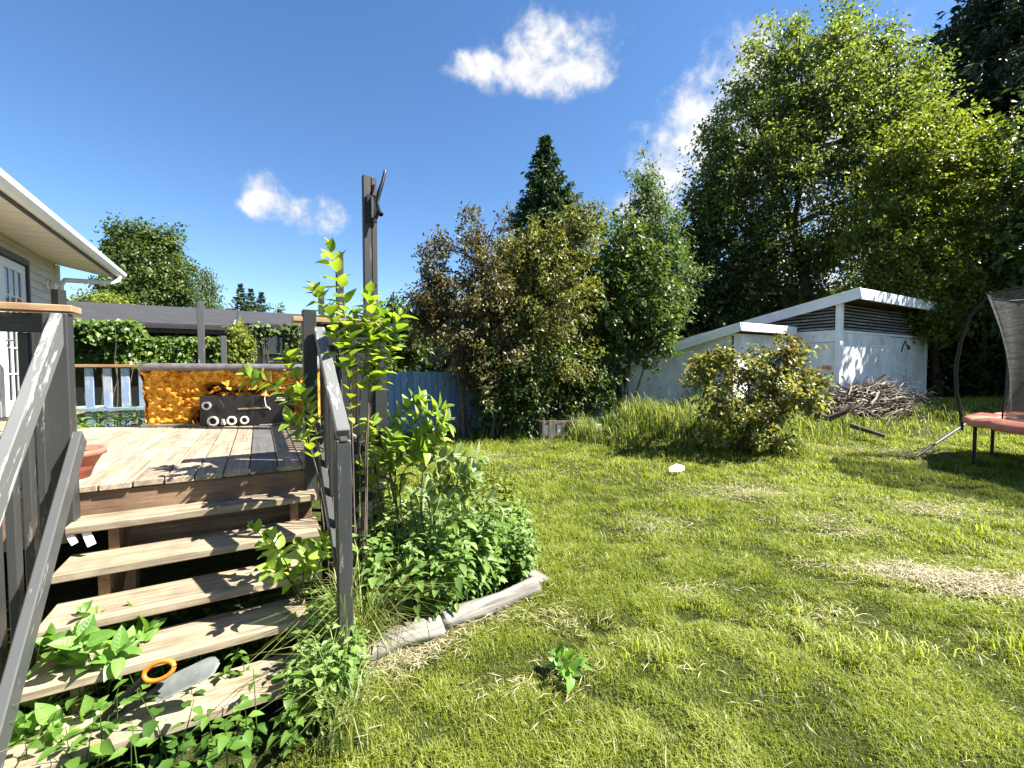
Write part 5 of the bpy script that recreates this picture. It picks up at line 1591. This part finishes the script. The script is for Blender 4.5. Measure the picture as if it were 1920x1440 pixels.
# worn spots: (x, y, rx, ry, rotation, strength)
DRY = [spot(1830, 1095, .80, .22, -.25, 1.2), spot(1405, 925, .8, .45, .1, .5), spot(1540, 975, .6, .22, 0, .4), spot(1235, 985, .45, .3, .3, .4), spot(740, 1235, .45, .15, .55, .8), spot(900, 1170, .4, .10, .6, .5),
       spot(1700, 860, .9, .5, 0, .35), spot(1540, 850, .6, .35, 0, .4), spot(1290, 1110, .3, .12, 0, .35), spot(1050, 1160, .3, .2, 0, .4), spot(1750, 960, .7, .35, 0, .5), spot(860, 860, .8, .6, 0, .6), spot(1560, 1155, .3, .15, 0, .4), spot(1000, 1290, .5, .12, 0.3, .3), spot(1600, 1000, .5, .2, 0, .4)]
def build_lawn():
    rs = np.random.RandomState(5)
    allV, allQ, allT, tq, tt, base = [], [], [], [], [], 0
    # rings of distance: (d0, d1, blades per m2, segs, width, height)
    for (d0, d1, dens, segs, w, h) in ((1.3, 2.6, 15000, 2, .0036, .043), (2.6, 4.0, 11000, 2, .0044, .047), (4.0, 6.0, 5200, 2, .0062, .060), (6.0, 9.0, 2300, 2, .0090, .068), (9.0, 13.5, 560, 1, .015, .09)):
        x0, x1 = -1.28 * d1 - .4, 1.28 * d1 + .6
        x0 = max(x0, -4.5); x1 = min(x1, 15.5)
        n = int((x1 - x0) * (d1 - d0) * dens)
        X = rs.uniform(x0, x1, n); Y = rs.uniform(d0, d1, n)
        keep = (np.abs(X) < Y * 1.28 + .5) & ~in_poly(X, Y, STAIR) & ~(in_poly(X, Y, BED) & (rs.rand(n) < .7))
        X, Y = X[keep], Y[keep]
        dry = spots(X, Y, DRY) * (.55 + .9 * fbm(X, Y, 4, 8)); hole = spots(X, Y, HOLE) * (.5 + fbm(X, Y, 9, 12))
        tuft = smooth(.22, .78, fbm(X, Y, 4.6, 2)) ; fine = fbm(X, Y, 9.0, 6)
        big = fbm(X, Y, .8, 9)
        p = .62 + .75 * (fine - .3) - 1.5 * np.clip(hole - .15, 0, 1) - .6 * np.clip(dry - .4, 0, 1)
        p -= .40 * smooth(.60, .75, fbm(X, Y, 2.2, 14))
        keep = rs.rand(len(X)) < np.clip(p, .02, 1)
        X, Y, dry, hole, tuft, fine, big = [q[keep] for q in (X, Y, dry, hole, tuft, fine, big)]
        n = len(X)
        H = h * (.35 + 1.15 * tuft + .45 * rs.rand(n)) * (1 - .45 * np.clip(dry, 0, 1)) * (1 - .6 * np.clip(hole, 0, 1))
        W = w * (.7 + .6 * rs.rand(n))
        lean = .5 + .8 * rs.rand(n) + .5 * np.clip(dry, 0, 1)
        T = np.clip(.36 + .22 * (tuft - .5) + .30 * (big - .5) + .32 * (rs.rand(n) - .35) + .50 * np.clip(dry - .15, 0, 1.1) * rs.rand(n) ** .6, 0, 1)
        T = np.where(rs.rand(n) < .04, np.clip(T + .40, 0, 1), T)
        V, Q, Tr = blades(rs, X, Y, H, W, lean, T, segs)
        allV.append(V); allQ.append(Q + base); allT.append(Tr + base); base += len(V)
        if segs == 2: tq.append(T)
        tt.append(T)
    me = np_mesh('lawn_grass', np.concatenate(allV), [np.concatenate(allQ), np.concatenate(allT)], np.concatenate(tq + tt))
    tag(mesh_obj('lawn_grass', me, M_grass), 'rough green mown lawn grass with dark hollows', 'grass', kind='stuff')
build_lawn()

def build_clippings():
    rs = np.random.RandomState(9)
    X, Y, R = [], [], []
    for (x, y, rx, ry, rot, s) in DRY:
        n = int(5200 * rx * ry * (s * 3.2 if s > .7 else s * 1.1))
        a = rs.normal(0, .55, n) * rx; b = rs.normal(0, .55, n) * ry
        c, sn = math.cos(rot), math.sin(rot)
        X.append(x + a * c - b * sn); Y.append(y + a * sn + b * c)
    # rows of clippings and loose bits all over
    n = 16000
    q = rs.uniform(0, 1, n) ** .6
    yy = 1.6 + q * 9.5; xx = rs.uniform(-1.3, 1.3, n) * yy
    k = fbm(xx, yy, 2.4, 40) > .52
    X.append(xx[k]); Y.append(yy[k])
    X, Y = np.concatenate(X), np.concatenate(Y)
    k = ~in_poly(X, Y, STAIR) & ~in_poly(X, Y, BED) & (X > -1.4)
    X, Y = X[k], Y[k]
    n = len(X)
    dist = np.hypot(X, Y)
    a = rs.normal(.3, .9, n)
    L = (.035 + .07 * rs.rand(n)) * (1 + dist * .05); W = (.0025 + .0016 * rs.rand(n)) * (1 + dist * .16)
    Z = gz(X, Y) + .012 + .035 * rs.rand(n)
    d = np.stack([np.cos(a), np.sin(a), rs.normal(0, .22, n)], 1)
    s = np.stack([-np.sin(a), np.cos(a), np.zeros(n)], 1)
    C = np.stack([X, Y, Z], 1)
    mid = C + np.array([0, 0, 1.]) * (rs.rand(n) * .012)[:, None]
    V = np.stack([C - d * (L * .5)[:, None], mid + s * (W * .5)[:, None], C + d * (L * .5)[:, None] + s * (L * .2 * rs.normal(0, .6, n))[:, None], mid - s * (W * .5)[:, None]], 1).reshape(-1, 3)
    i = np.arange(n)[:, None] * 4
    T = rs.rand(n)
    tag(mesh_obj('grass_clippings', np_mesh('clippings', V, [i + np.array([[0, 1, 2, 3]])], T), M_straw), 'dry straw coloured clippings strewn across the lawn', 'clippings', kind='stuff')
build_clippings()

def tall_grass(name, label, patches, mat, seed, kind='stuff', cat='grass'):
    rs = np.random.RandomState(seed)
    Vs, Qs, Ts, tint, base = [], [], [], [], 0
    for (x, y, rx, ry, n, h, w, lean) in patches:
        X = x + rs.normal(0, .5, n) * rx; Y = y + rs.normal(0, .5, n) * ry
        k = fbm(X, Y, 3.2, seed) > .36
        X, Y = X[k], Y[k]; m = len(X)
        H = h * (.4 + .9 * rs.rand(m)) * (.6 + .8 * fbm(X, Y, 2.0, seed + 3)); W = w * (.6 + .8 * rs.rand(m))
        Z = gz(X, Y) - .02
        a = rs.rand(m) * 2 * math.pi
        o = np.stack([np.cos(a), np.sin(a), np.zeros(m)], 1); s = np.stack([-np.sin(a), np.cos(a), np.zeros(m)], 1)
        le = (lean * (.3 + 1.2 * rs.rand(m)))[:, None]; up = np.array([0, 0, 1.]); h_ = H[:, None]; w_ = W[:, None] * .5
        B = np.stack([X, Y, Z], 1)
        p1 = B + up * h_ * .45 + o * h_ * le * .12
        p2 = B + up * h_ * (.80 - .1 * le) + o * h_ * le * .42
        p3 = B + up * h_ * (1.0 - .38 * le) + o * h_ * le * .95
        V = np.stack([B - s * w_, B + s * w_, p1 - s * w_ * .9, p1 + s * w_ * .9, p2 - s * w_ * .6, p2 + s * w_ * .6, p3], 1).reshape(-1, 3)
        i = np.arange(m)[:, None] * 7
        Q = np.concatenate([i + np.array([[0, 1, 3, 2]]), i + np.array([[2, 3, 5, 4]])])
        T = i + np.array([[4, 5, 6]])
        t = np.clip(.45 + .9 * (rs.rand(m) - .5) * .8, 0, 1); t = np.where(rs.rand(m) < .13, .95, t)
        Vs.append(V); Qs.append(Q + base); Ts.append(T + base); tint.append(t); base += len(V)
    me = np_mesh(name, np.concatenate(Vs), [np.concatenate(Qs), np.concatenate(Ts)], np.concatenate([np.concatenate([t, t]) for t in tint] + tint))
    return tag(mesh_obj(name, me, mat), label, cat, kind=kind)

def gp(px, py, z=0.1):
    return on_z(px, py, z)
pt = []
for (px, d, rx, ry, n, h) in ((1120, 9.2, .5, .4, 700, .42), (1190, 9.1, .55, .45, 900, .55), (1250, 9.3, .6, .5, 900, .58), (1310, 9.4, .6, .5, 800, .60), (1160, 8.7, .5, .35, 600, .36), (1090, 9.4, .3, .3, 260, .5),
                              (1350, 8.6, .6, .5, 700, .5), (1450, 8.3, .6, .45, 600, .42), (1500, 9.0, .7, .6, 700, .42), (1280, 8.7, .5, .35, 500, .34), (1560, 9.6, .7, .5, 500, .32), (1230, 10.6, 1.0, .5, 600, .55), (1330, 11.5, 1.2, .6, 600, .55),
                              (1700, 10.8, 1.0, .7, 600, .28), (1780, 10.0, .9, .8, 600, .26), (1480, 7.9, .4, .3, 300, .3), (1650, 9.5, .9, .6, 500, .2)):
    c = at(px, 700, d); pt.append((c.x, c.y, rx, ry, n, h, .013, .55))
tall_grass('tall_grass', 'tall unmown grass on the mound beside the olive bush', pt, M_tallgrass, 13)
pt = []
for (px, d, rx, ry, n, h) in ((900, 10.2, 1.0, .4, 700, .2), (970, 9.9, .6, .35, 460, .2), (830, 10.0, .6, .3, 300, .18), (1070, 10.5, .5, .3, 300, .55), (1130, 10.7, .5, .3, 300, .55)):
    c = at(px, 700, d); pt.append((c.x, c.y, rx, ry, n, h, .014, .5))
tall_grass('shade_grass', 'longer grass in the shade under the purple tree and round the planter', pt, M_weed, 14)
# grass round the steps and the newel
pt = []
for (v, u, rx, ry, n, h) in ((.45, 2.46, .07, .14, 260, .62), (.30, 2.08, .07, .10, 80, .36), (.52, 2.6, .10, .2, 200, .5), (-.95, 1.95, .25, .25, 260, .35), (-1.3, 2.3, .3, .3, 260, .45), (-1.25, 2.75, .4, .3, 300, .40), (.30, 1.95, .1, .1, 60, .3), (-.2, 1.75, .4, .12, 160, .2)):
    c = DK(v, u, 0); pt.append((c.x, c.y, rx, ry, n, h, .006, .8))
tall_grass('wispy_grass', 'long wispy grass growing round the railing foot and under the steps', pt, M_tallgrass, 15)
pt = []
for (px, py, rx, ry, n, h) in ((1128, 850, .4, .2, 260, .2), (1200, 862, .5, .2, 260, .2), (1330, 865, .5, .25, 260, .2), (1760, 900, .6, .3, 300, .13), (1250, 1240, .2, .12, 120, .11), (1560, 1060, .3, .12, 160, .11), (1380, 1200, .4, .12, 220, .12), (1180, 1010, .3, .1, 160, .11), (1650, 1230, .35, .12, 220, .13), (1900, 1220, .3, .12, 200, .13), (1480, 1150, .3, .1, 180, .12), (1080, 1050, .2, .1, 120, .11), (1560, 1230, .5, .2, 260, .12), (1820, 1000, .5, .15, 240, .12), (1020, 940, .4, .2, 200, .11), (1340, 1010, .4, .12, 200, .11)):
    c = on_z(px, py, 0); pt.append((c.x, c.y, rx, ry, n, h, .0065, .8))
tall_grass('grass_tufts', 'ragged longer tufts standing out of the mown lawn', pt, M_grass, 16)
pt = []
for (v, u, rx, ry, n, h) in ((.58, 2.95, .14, .2, 160, .62), (.62, 2.62, .16, .2, 130, .42), (.70, 3.1, .12, .12, 90, .6)):
    c = DK(v, u, 0); pt.append((c.x, c.y, rx, ry, n, h, .005, .45))
tall_grass('dead_stalks', 'brown dead stalks standing behind the stair railing', pt, M_dead, 17, cat='stalks')

# ---- mint bed: ground cover of leafy stems
def leafy_cover(name, label, pts, hts, leaf, mat, seed, pairs=6, aspect=.6, droop=.35, cat='ground cover', lean=.18):
    rs = np.random.RandomState(seed)
    Cs, Ds, Ns, Ls, Ts, paths = [], [], [], [], [], []
    for (x, y), h in zip(pts, hts):
        z = float(gz(x, y)); a = rs.rand() * 6.28
        tipo = np.array([math.cos(a), math.sin(a), 0]) * h * lean * rs.rand() * 2
        ct = rs.rand()
        k = pairs + rs.randint(-1, 2)
        for j in range(k):
            f = .25 + .75 * (j + .5) / k
            p = np.array([x, y, z]) + tipo * f ** 1.5 + np.array([0, 0, h * f])
            b = a + j * 1.57 + rs.normal(0, .3)
            size = leaf * (1.15 - .55 * abs(f - .62) / .5) * (.75 + .5 * rs.rand())
            for s in (0, math.pi):
                o = np.array([math.cos(b + s), math.sin(b + s), 0])
                Cs.append(p + o * .008); Ds.append(o + np.array([0, 0, .35 - droop - .5 * (1 - f) + rs.normal(0, .2)])); Ns.append(np.array([0, 0, 1.]) + rs.normal(0, .28, 3) - o * .15)
                Ls.append(size); Ts.append(np.clip(.15 + .55 * f * ct + .35 * rs.rand(), 0, 1))
        paths.append((np.array([[x, y, z - .02], [x + tipo[0] * .35, y + tipo[1] * .35, z + h * .5], [x + tipo[0], y + tipo[1], z + h]]), np.array([.0035, .003, .0015])))
    C, D, N, L, T = np.array(Cs), unit(np.array(Ds)), unit(np.array(Ns)), np.array(Ls), np.array(Ts)
    S = unit(np.cross(N, D)); N2 = np.cross(D, S); L_ = L[:, None]; W_ = L_ * aspect * .5
    V = np.stack([C, C + D * L_ * .28 + S * W_ * .95 + N2 * W_ * .3, C + D * L_ * .62 + S * W_ * .72 + N2 * W_ * .15, C + D * L_ - N2 * L_ * .16, C + D * L_ * .62 - S * W_ * .72 + N2 * W_ * .15, C + D * L_ * .28 - S * W_ * .95 + N2 * W_ * .3, C + D * L_ * .45], 1).reshape(-1, 3)
    i = np.arange(len(C))[:, None] * 7
    Q = np.concatenate([i + np.array([[0, 1, 6]]), i + np.array([[1, 2, 6]]), i + np.array([[2, 3, 6]]), i + np.array([[3, 4, 6]]), i + np.array([[4, 5, 6]]), i + np.array([[5, 0, 6]])])
    Vt, Qt = tubes_np(paths, 4)
    o = mesh_obj(name, np_mesh(name, np.concatenate([V, Vt]), [Q, Qt + len(V)], np.concatenate([np.tile(T, 6), np.full(len(Qt), .3)])), mat)
    return tag(o, label, cat, kind='stuff')

rs = np.random.RandomState(77)
def scatter_poly(poly, n, rs, pad=0):
    xs = [p[0] for p in poly]; ys = [p[1] for p in poly]
    out = []
    while len(out) < n:
        x, y = rs.uniform(min(xs), max(xs)), rs.uniform(min(ys), max(ys))
        if in_poly(np.array([x]), np.array([y]), poly)[0]: out.append((x, y))
    return out
MINT = [(-1.02, 2.02), (-.93, 2.22), (g1.x + .03, g1.y + .12), (g2.x, g2.y + .14), (g3.x - .05, g3.y + .12), (.10, 3.85), (-.15, 4.4), (-.62, 4.3), (-.80, 3.2), (-.97, 2.6), (-1.06, 2.3)]
pts = scatter_poly(MINT, 1050, rs)
hts = [(.22 + .22 * rs.rand()) * (0.75 + .7 * float(fbm(x, y, 2.0, 19))) for x, y in pts]
leafy_cover('mint_bed', 'dense bed of small leaved mint behind the log edging', pts, hts, .066, M_mint, 21, 7, .58)
FRONT = [(-1.0, 1.92), (-.80, 1.92), (-.76, 2.2), (-.98, 2.38)]
pts = scatter_poly(FRONT, 80, rs)
leafy_cover('mint_clump', 'taller mint clump wrapped round the foot of the stair railing', pts, [.22 + .18 * rs.rand() for _ in pts], .064, M_mint, 25, 8, .58)
pts = scatter_poly([(-.95, 3.05), (-.45, 3.15), (-.1, 3.7), (.08, 4.3), (-.3, 4.9), (-.75, 4.5), (-.9, 3.7)], 520, rs)
leafy_cover('yellow_groundcover', 'lighter yellow green leafy weeds farther up the bed', pts, [.32 + .40 * rs.rand() for _ in pts], .08, M_t_bright, 22, 8, .5)
pts = scatter_poly([tuple(DK(a, b, 0))[:2] for a, b in ((.52, 2.62), (1.0, 2.5), (1.45, 2.75), (1.35, 3.3), (.6, 3.2))], 230, rs)
leafy_cover('tall_weeds', 'tall leafy weeds filling the bed between the lilac clump and the mint', pts, [.42 + .32 * rs.rand() for _ in pts], .085, M_mint, 26, 9, .55)
pts = scatter_poly([tuple(DK(a, b, 0))[:2] for a, b in ((-1.0, 2.0), (.25, 1.9), (.3, 3.2), (-.75, 3.2))], 120, rs)
leafy_cover('shade_weeds', 'small weeds growing in the dark under the steps', pts, [.12 + .25 * rs.rand() for _ in pts], .065, M_weed, 23, 4, .6)
pts = scatter_poly([tuple(DK(a, b, 0))[:2] for a, b in ((-2.2, 6.45), (-.95, 6.45), (-.95, 7.0), (-2.2, 7.6))], 110, rs)
leafy_cover('fence_weeds', 'leafy weeds along the foot of the pale slat fence', pts, [.85 + .35 * rs.rand() for _ in pts], .11, M_weed, 24, 9, .4)

# ---- broad leaved plants whose leaves can be picked out one by one
def near_leaf_mesh(name, aspect, curl, wav, seed):
    nx, rnd = 6, random.Random(seed)
    V, F = [], []
    for i in range(nx + 1):
        s = i / nx
        w = aspect * .5 * (math.sin(math.pi * s ** .72) ** .85) if 0 < s < 1 else 0.0
        zc = -curl * s * s
        V.append((s, 0, zc))
        if 0 < i < nx:
            V.append((s - .02, w, zc + w * .38 + wav * math.sin(s * 11 + seed)))
            V.append((s - .02, -w, zc + w * .38 + wav * math.sin(s * 9 + seed * 2)))
    idx = []
    k = 0
    for i in range(nx + 1):
        if 0 < i < nx: idx.append((k, k + 1, k + 2)); k += 3
        else: idx.append((k, k, k)); k += 1
    for i in range(nx):
        a, b = idx[i], idx[i + 1]
        for q in (1, 2):
            vs = [a[0], b[0], b[q], a[q]]
            u = []
            for v in vs:
                if v not in u: u.append(v)
            F.append(u if q == 2 else u[::-1])
    me = bpy.data.meshes.new(name)
    me.from_pydata(V, [], F)
    me.polygons.foreach_set('use_smooth', [True] * len(F)); me.update()
    return me
LEAVES = [near_leaf_mesh('leaf', a, c, w, i) for i, (a, c, w) in enumerate(((.58, .12, .01), (.64, .22, .015), (.54, .05, .012), (.60, .30, .02)))]

def leaf_at(parent, p, d, n, L, mat, rnd):
    d = d.normalized(); s = n.cross(d)
    if s.length < 1e-4: s = Vector((1, 0, 0))
    s.normalize(); z = d.cross(s)
    M = Matrix((d, s, z)).transposed().to_4x4(); M.translation = p
    o = bpy.data.objects.new('leaf', with_mat(LEAVES[rnd.randrange(4)], mat))
    return put(o, M @ Matrix.Scale(L, 4), parent)

def stem_plant(name, label, cat, base, stems, leaf, mat, seed, gap=.055, start=.2, stem_r=.006, stem_mat=None, group=None, limit=300, ang=.75):
    """stems: lists of world points; opposite leaf pairs along each"""
    rnd = random.Random(seed)
    t = thing(name, label, cat, base, group)
    paths = []; n = 0
    for P, st in stems:
        P = [Vector(p) for p in P]
        # smooth resample
        m = 14; pts = []
        for i in range(m):
            f = i / (m - 1) * (len(P) - 1); k = min(int(f), len(P) - 2)
            a, b, q = P[k], P[k + 1], f - k
            pts.append(a.lerp(b, q))
        for _ in range(2):
            pts = [pts[0]] + [(pts[i - 1] + pts[i] * 2 + pts[i + 1]) / 4 for i in range(1, m - 1)] + [pts[-1]]
        paths.append((np.array([tuple(p) for p in pts]), np.linspace(stem_r, stem_r * .35, m)))
        L = sum((pts[i + 1] - pts[i]).length for i in range(m - 1))
        cnt = max(2, int(L * (1 - st) / gap))
        a0 = rnd.random() * 6.28
        for j in range(cnt):
            f = st + (1 - st) * (j + rnd.random() * .4) / cnt
            x = f * (m - 1); k = min(int(x), m - 2)
            p = pts[k].lerp(pts[k + 1], x - k); ax = (pts[k + 1] - pts[k]).normalized()
            s = ax.cross(Vector((math.cos(a0), math.sin(a0), .3))).normalized()
            a0 += 1.35 + rnd.gauss(0, .25)
            for sg in (1, -1):
                if n >= limit or rnd.random() < .08: continue
                d = (ax * (ang + rnd.gauss(0, .15)) + s * sg + Vector((rnd.gauss(0, .2), rnd.gauss(0, .2), rnd.gauss(-.05, .22)))).normalized()
                nn = (ax * .8 - s * sg * .35 + Vector((.25 + rnd.gauss(0, .25), rnd.gauss(0, .25), .5))).normalized()
                sz = leaf * (.55 + .6 * math.sin(math.pi * min(1, .25 + .75 * (1 - f) + .1)) ** .7) * rnd.uniform(.75, 1.15)
                leaf_at(t, p + d * .008, d, nn, sz, mat, rnd); n += 1
        # terminal rosette
        ax = (pts[-1] - pts[-2]).normalized()
        for q in range(3):
            if n >= limit: break
            d = (ax + Vector((rnd.gauss(0, .35), rnd.gauss(0, .35), .1))).normalized()
            leaf_at(t, pts[-1], d, Vector((rnd.gauss(0, .5), -.3, .9)), leaf * rnd.uniform(.5, .8), mat, rnd); n += 1
    V, Q = tubes_np(paths, 6)
    mesh_obj('stems', np_mesh('stems', V, [Q], None, True), stem_mat or M_bark, t)
    return t, n

def S(*pp):
    return [at(px, py, d) for px, py, d in pp]
base = DK(.56, 2.75, 0); base.z = float(gz(base.x, base.y))
b0 = tuple(base)
def from_base(*pp):
    return [base + Vector((random.Random(pp[0][0]).uniform(-.08, .08), random.Random(pp[0][1]).uniform(-.06, .06), 0))] + S(*pp)
st = [(from_base((650, 800, 2.78), (662, 680, 2.76), (648, 570, 2.74), (617, 462, 2.70)), .30),
      (from_base((668, 790, 2.82), (682, 690, 2.82), (700, 600, 2.85), (692, 545, 2.86)), .38),
      (from_base((640, 760, 2.74), (640, 660, 2.70), (618, 590, 2.68), (588, 540, 2.66)), .42),
      (from_base((680, 780, 2.85), (715, 700, 2.88), (742, 640, 2.9), (748, 590, 2.92)), .40),
      (from_base((690, 760, 2.85), (710, 660, 2.86), (722, 590, 2.9)), .42),
      (from_base((660, 740, 2.8), (640, 640, 2.78), (668, 590, 2.78)), .45),
      (from_base((690, 720, 2.82), (702, 640, 2.84), (690, 610, 2.8)), .42)]
stem_plant('lilac_shrub', 'tall young lilac stems with heart shaped leaves rising beside the stair railing', 'shrub', base, st, .098, M_lilac, 5, .075, .3, .005)
base = DK(.44, 2.95, 0); base.z = float(gz(base.x, base.y))
st = [(from_base((592, 850, 2.72), (560, 760, 2.66), (510, 715, 2.6), (465, 705, 2.55)), .5),
      (from_base((600, 830, 2.74), (575, 740, 2.7), (545, 690, 2.66), (540, 668, 2.64)), .5),
      (from_base((596, 880, 2.6), (570, 810, 2.55), (545, 790, 2.5)), .45),
      (from_base((600, 840, 2.66), (580, 780, 2.6), (562, 735, 2.56)), .45)]
stem_plant('lilac_shoots', 'leafy shoots pushing through the railing in front of the hot tub', 'shrub', base, st, .088, M_lilac, 8, .07, .5, .005)
base = DK(.95, 3.05, 0); base.z = float(gz(base.x, base.y))
st = []
for pp in (((720, 860, 3.05), (745, 820, 3.02), (790, 780, 3.0), (832, 765, 3.0)), ((710, 850, 3.1), (730, 800, 3.1), (770, 760, 3.1), (790, 748, 3.1)), ((730, 870, 3.0), (770, 830, 2.95), (815, 800, 2.92), (838, 790, 2.9)),
           ((690, 880, 3.05), (690, 830, 3.05), (700, 790, 3.05)), ((720, 880, 2.95), (760, 850, 2.9), (800, 840, 2.85)), ((700, 900, 2.95), (720, 850, 2.9), (740, 820, 2.9)), ((740, 890, 3.0), (800, 850, 3.0), (830, 815, 3.0)), ((690, 900, 2.9), (672, 850, 2.9), (680, 815, 2.9))):
    st.append((from_base(*pp), .12))
stem_plant('lilac_clump', 'bright green leafy clump sprawling below the tall stems towards the lawn', 'shrub', base, st, .10, M_lilac, 11, .06, .3, .006)
base = DK(1.1, 2.85, 0); base.z = float(gz(base.x, base.y))
st = []
for pp in (((780, 880, 2.95), (840, 850, 2.9), (900, 860, 2.85)), ((790, 900, 2.9), (850, 880, 2.85), (890, 895, 2.8)), ((800, 910, 2.85), (870, 910, 2.8), (940, 950, 2.75)), ((780, 920, 2.85), (830, 920, 2.8), (880, 950, 2.75)), ((760, 920, 2.8), (800, 930, 2.76), (850, 985, 2.72))):
    st.append((from_base(*pp), .15))
stem_plant('silvery_bush', 'sprawling stems with silvery green leaves bending over the lawn edge', 'shrub', base, st, .092, M_greyleaf, 14, .06, .3, .006)

def rosette(name, label, base, n_st, h, r, leaf, mat, seed, cat='weed', gap=.05, start=.3):
    rnd = random.Random(seed); base = Vector(base); st = []
    for i in range(n_st):
        a = 2 * math.pi * i / n_st + rnd.uniform(-.3, .3); q = rnd.uniform(.5, 1.1)
        tip = base + Vector((math.cos(a) * r * q, math.sin(a) * r * q, h * rnd.uniform(.65, 1.05)))
        st.append(([base, base.lerp(tip, .5) + Vector((0, 0, h * .18)), tip], start))
    return stem_plant(name, label, cat, base, st, leaf, mat, seed, gap, start, .004, M_t_green)
p = at(190, 1262, 1.93); p.z = max(float(gz(p.x, p.y)), .0)
rosette('broad_leaf_weed', 'bright broad leaved weed growing up in front of the third tread', p + Vector((.0, 0, .05)), 11, .46, .17, .088, M_bigleaf, 3, start=.35)
p = at(40, 1262, 1.75); p.z = .05
rosette('broad_leaf_weed', 'small leafy weed at the foot of the pale stair rail', p, 6, .22, .13, .07, M_bigleaf, 4)
p = on_z(100, 1420, .02)
rosette('broad_leaf_weed', 'low weed under the bottom of the steps', p, 7, .22, .16, .08, M_bigleaf, 6)
p = DK(.18, 2.62, .1)
rosette('step_weed', 'dark glossy weed leaning over the second tread from the railing side', p + Vector((0, 0, .25)), 9, .42, .26, .085, M_lilac, 7, start=.3)
p = on_z(1060, 1268, .02)
rosette('dandelion', 'small broad leaved weed alone in the near lawn', p, 6, .09, .09, .075, M_bigleaf, 9, start=.6)
p = at(860, 770, 10.2); p.z = float(gz(p.x, p.y))
# ferns under the steps at the house side
def fern(name, label, c, n, L, seed):
    rs = np.random.RandomState(seed); c = np.array(tuple(c))
    Cs, Ds, Ns, Ls, paths = [], [], [], [], []
    for i in range(n):
        a = rs.rand() * 6.28; o = np.array([math.cos(a), math.sin(a), 0]); l = L * (.6 + .6 * rs.rand())
        s = np.linspace(0, 1, 10)
        P = c[None] + o[None] * (s * l * .8)[:, None]; P[:, 2] += l * (.75 * s - .55 * s ** 2.2)
        paths.append((P, np.linspace(.004, .001, 10)))
        for q in np.linspace(.12, .98, 20):
            p = np.array([np.interp(q, s, P[:, k]) for k in range(3)])
            sd = np.array([-o[1], o[0], 0])
            for sg in (1, -1):
                Cs.append(p); Ds.append(sd * sg + o * .35 + np.array([0, 0, -.12])); Ns.append(np.array([0, 0, 1]) + rs.normal(0, .15, 3)); Ls.append(l * .26 * math.sin(math.pi * min(1, q * .85 + .12)))
    V, Q = leaf_quads(np.array(Cs), np.array(Ds), np.array(Ns), np.array(Ls), np.array(Ls) * .3, .1, .1)
    ti = np.tile(rs.rand(len(Cs)), 2)
    t = thing(name, label, 'fern', Vector(c))
    mesh_obj('fronds', np_mesh('fronds', V, [Q], ti), M_fern, t)
    V, Q = tubes_np(paths, 4); mesh_obj('stalks', np_mesh('stalks', V, [Q], None, True), M_fern, t)
p = at(110, 1170, 2.25); p.z = .02
fern('fern', 'green fern spreading in the shade beside the lower steps', p, 16, .55, 3)
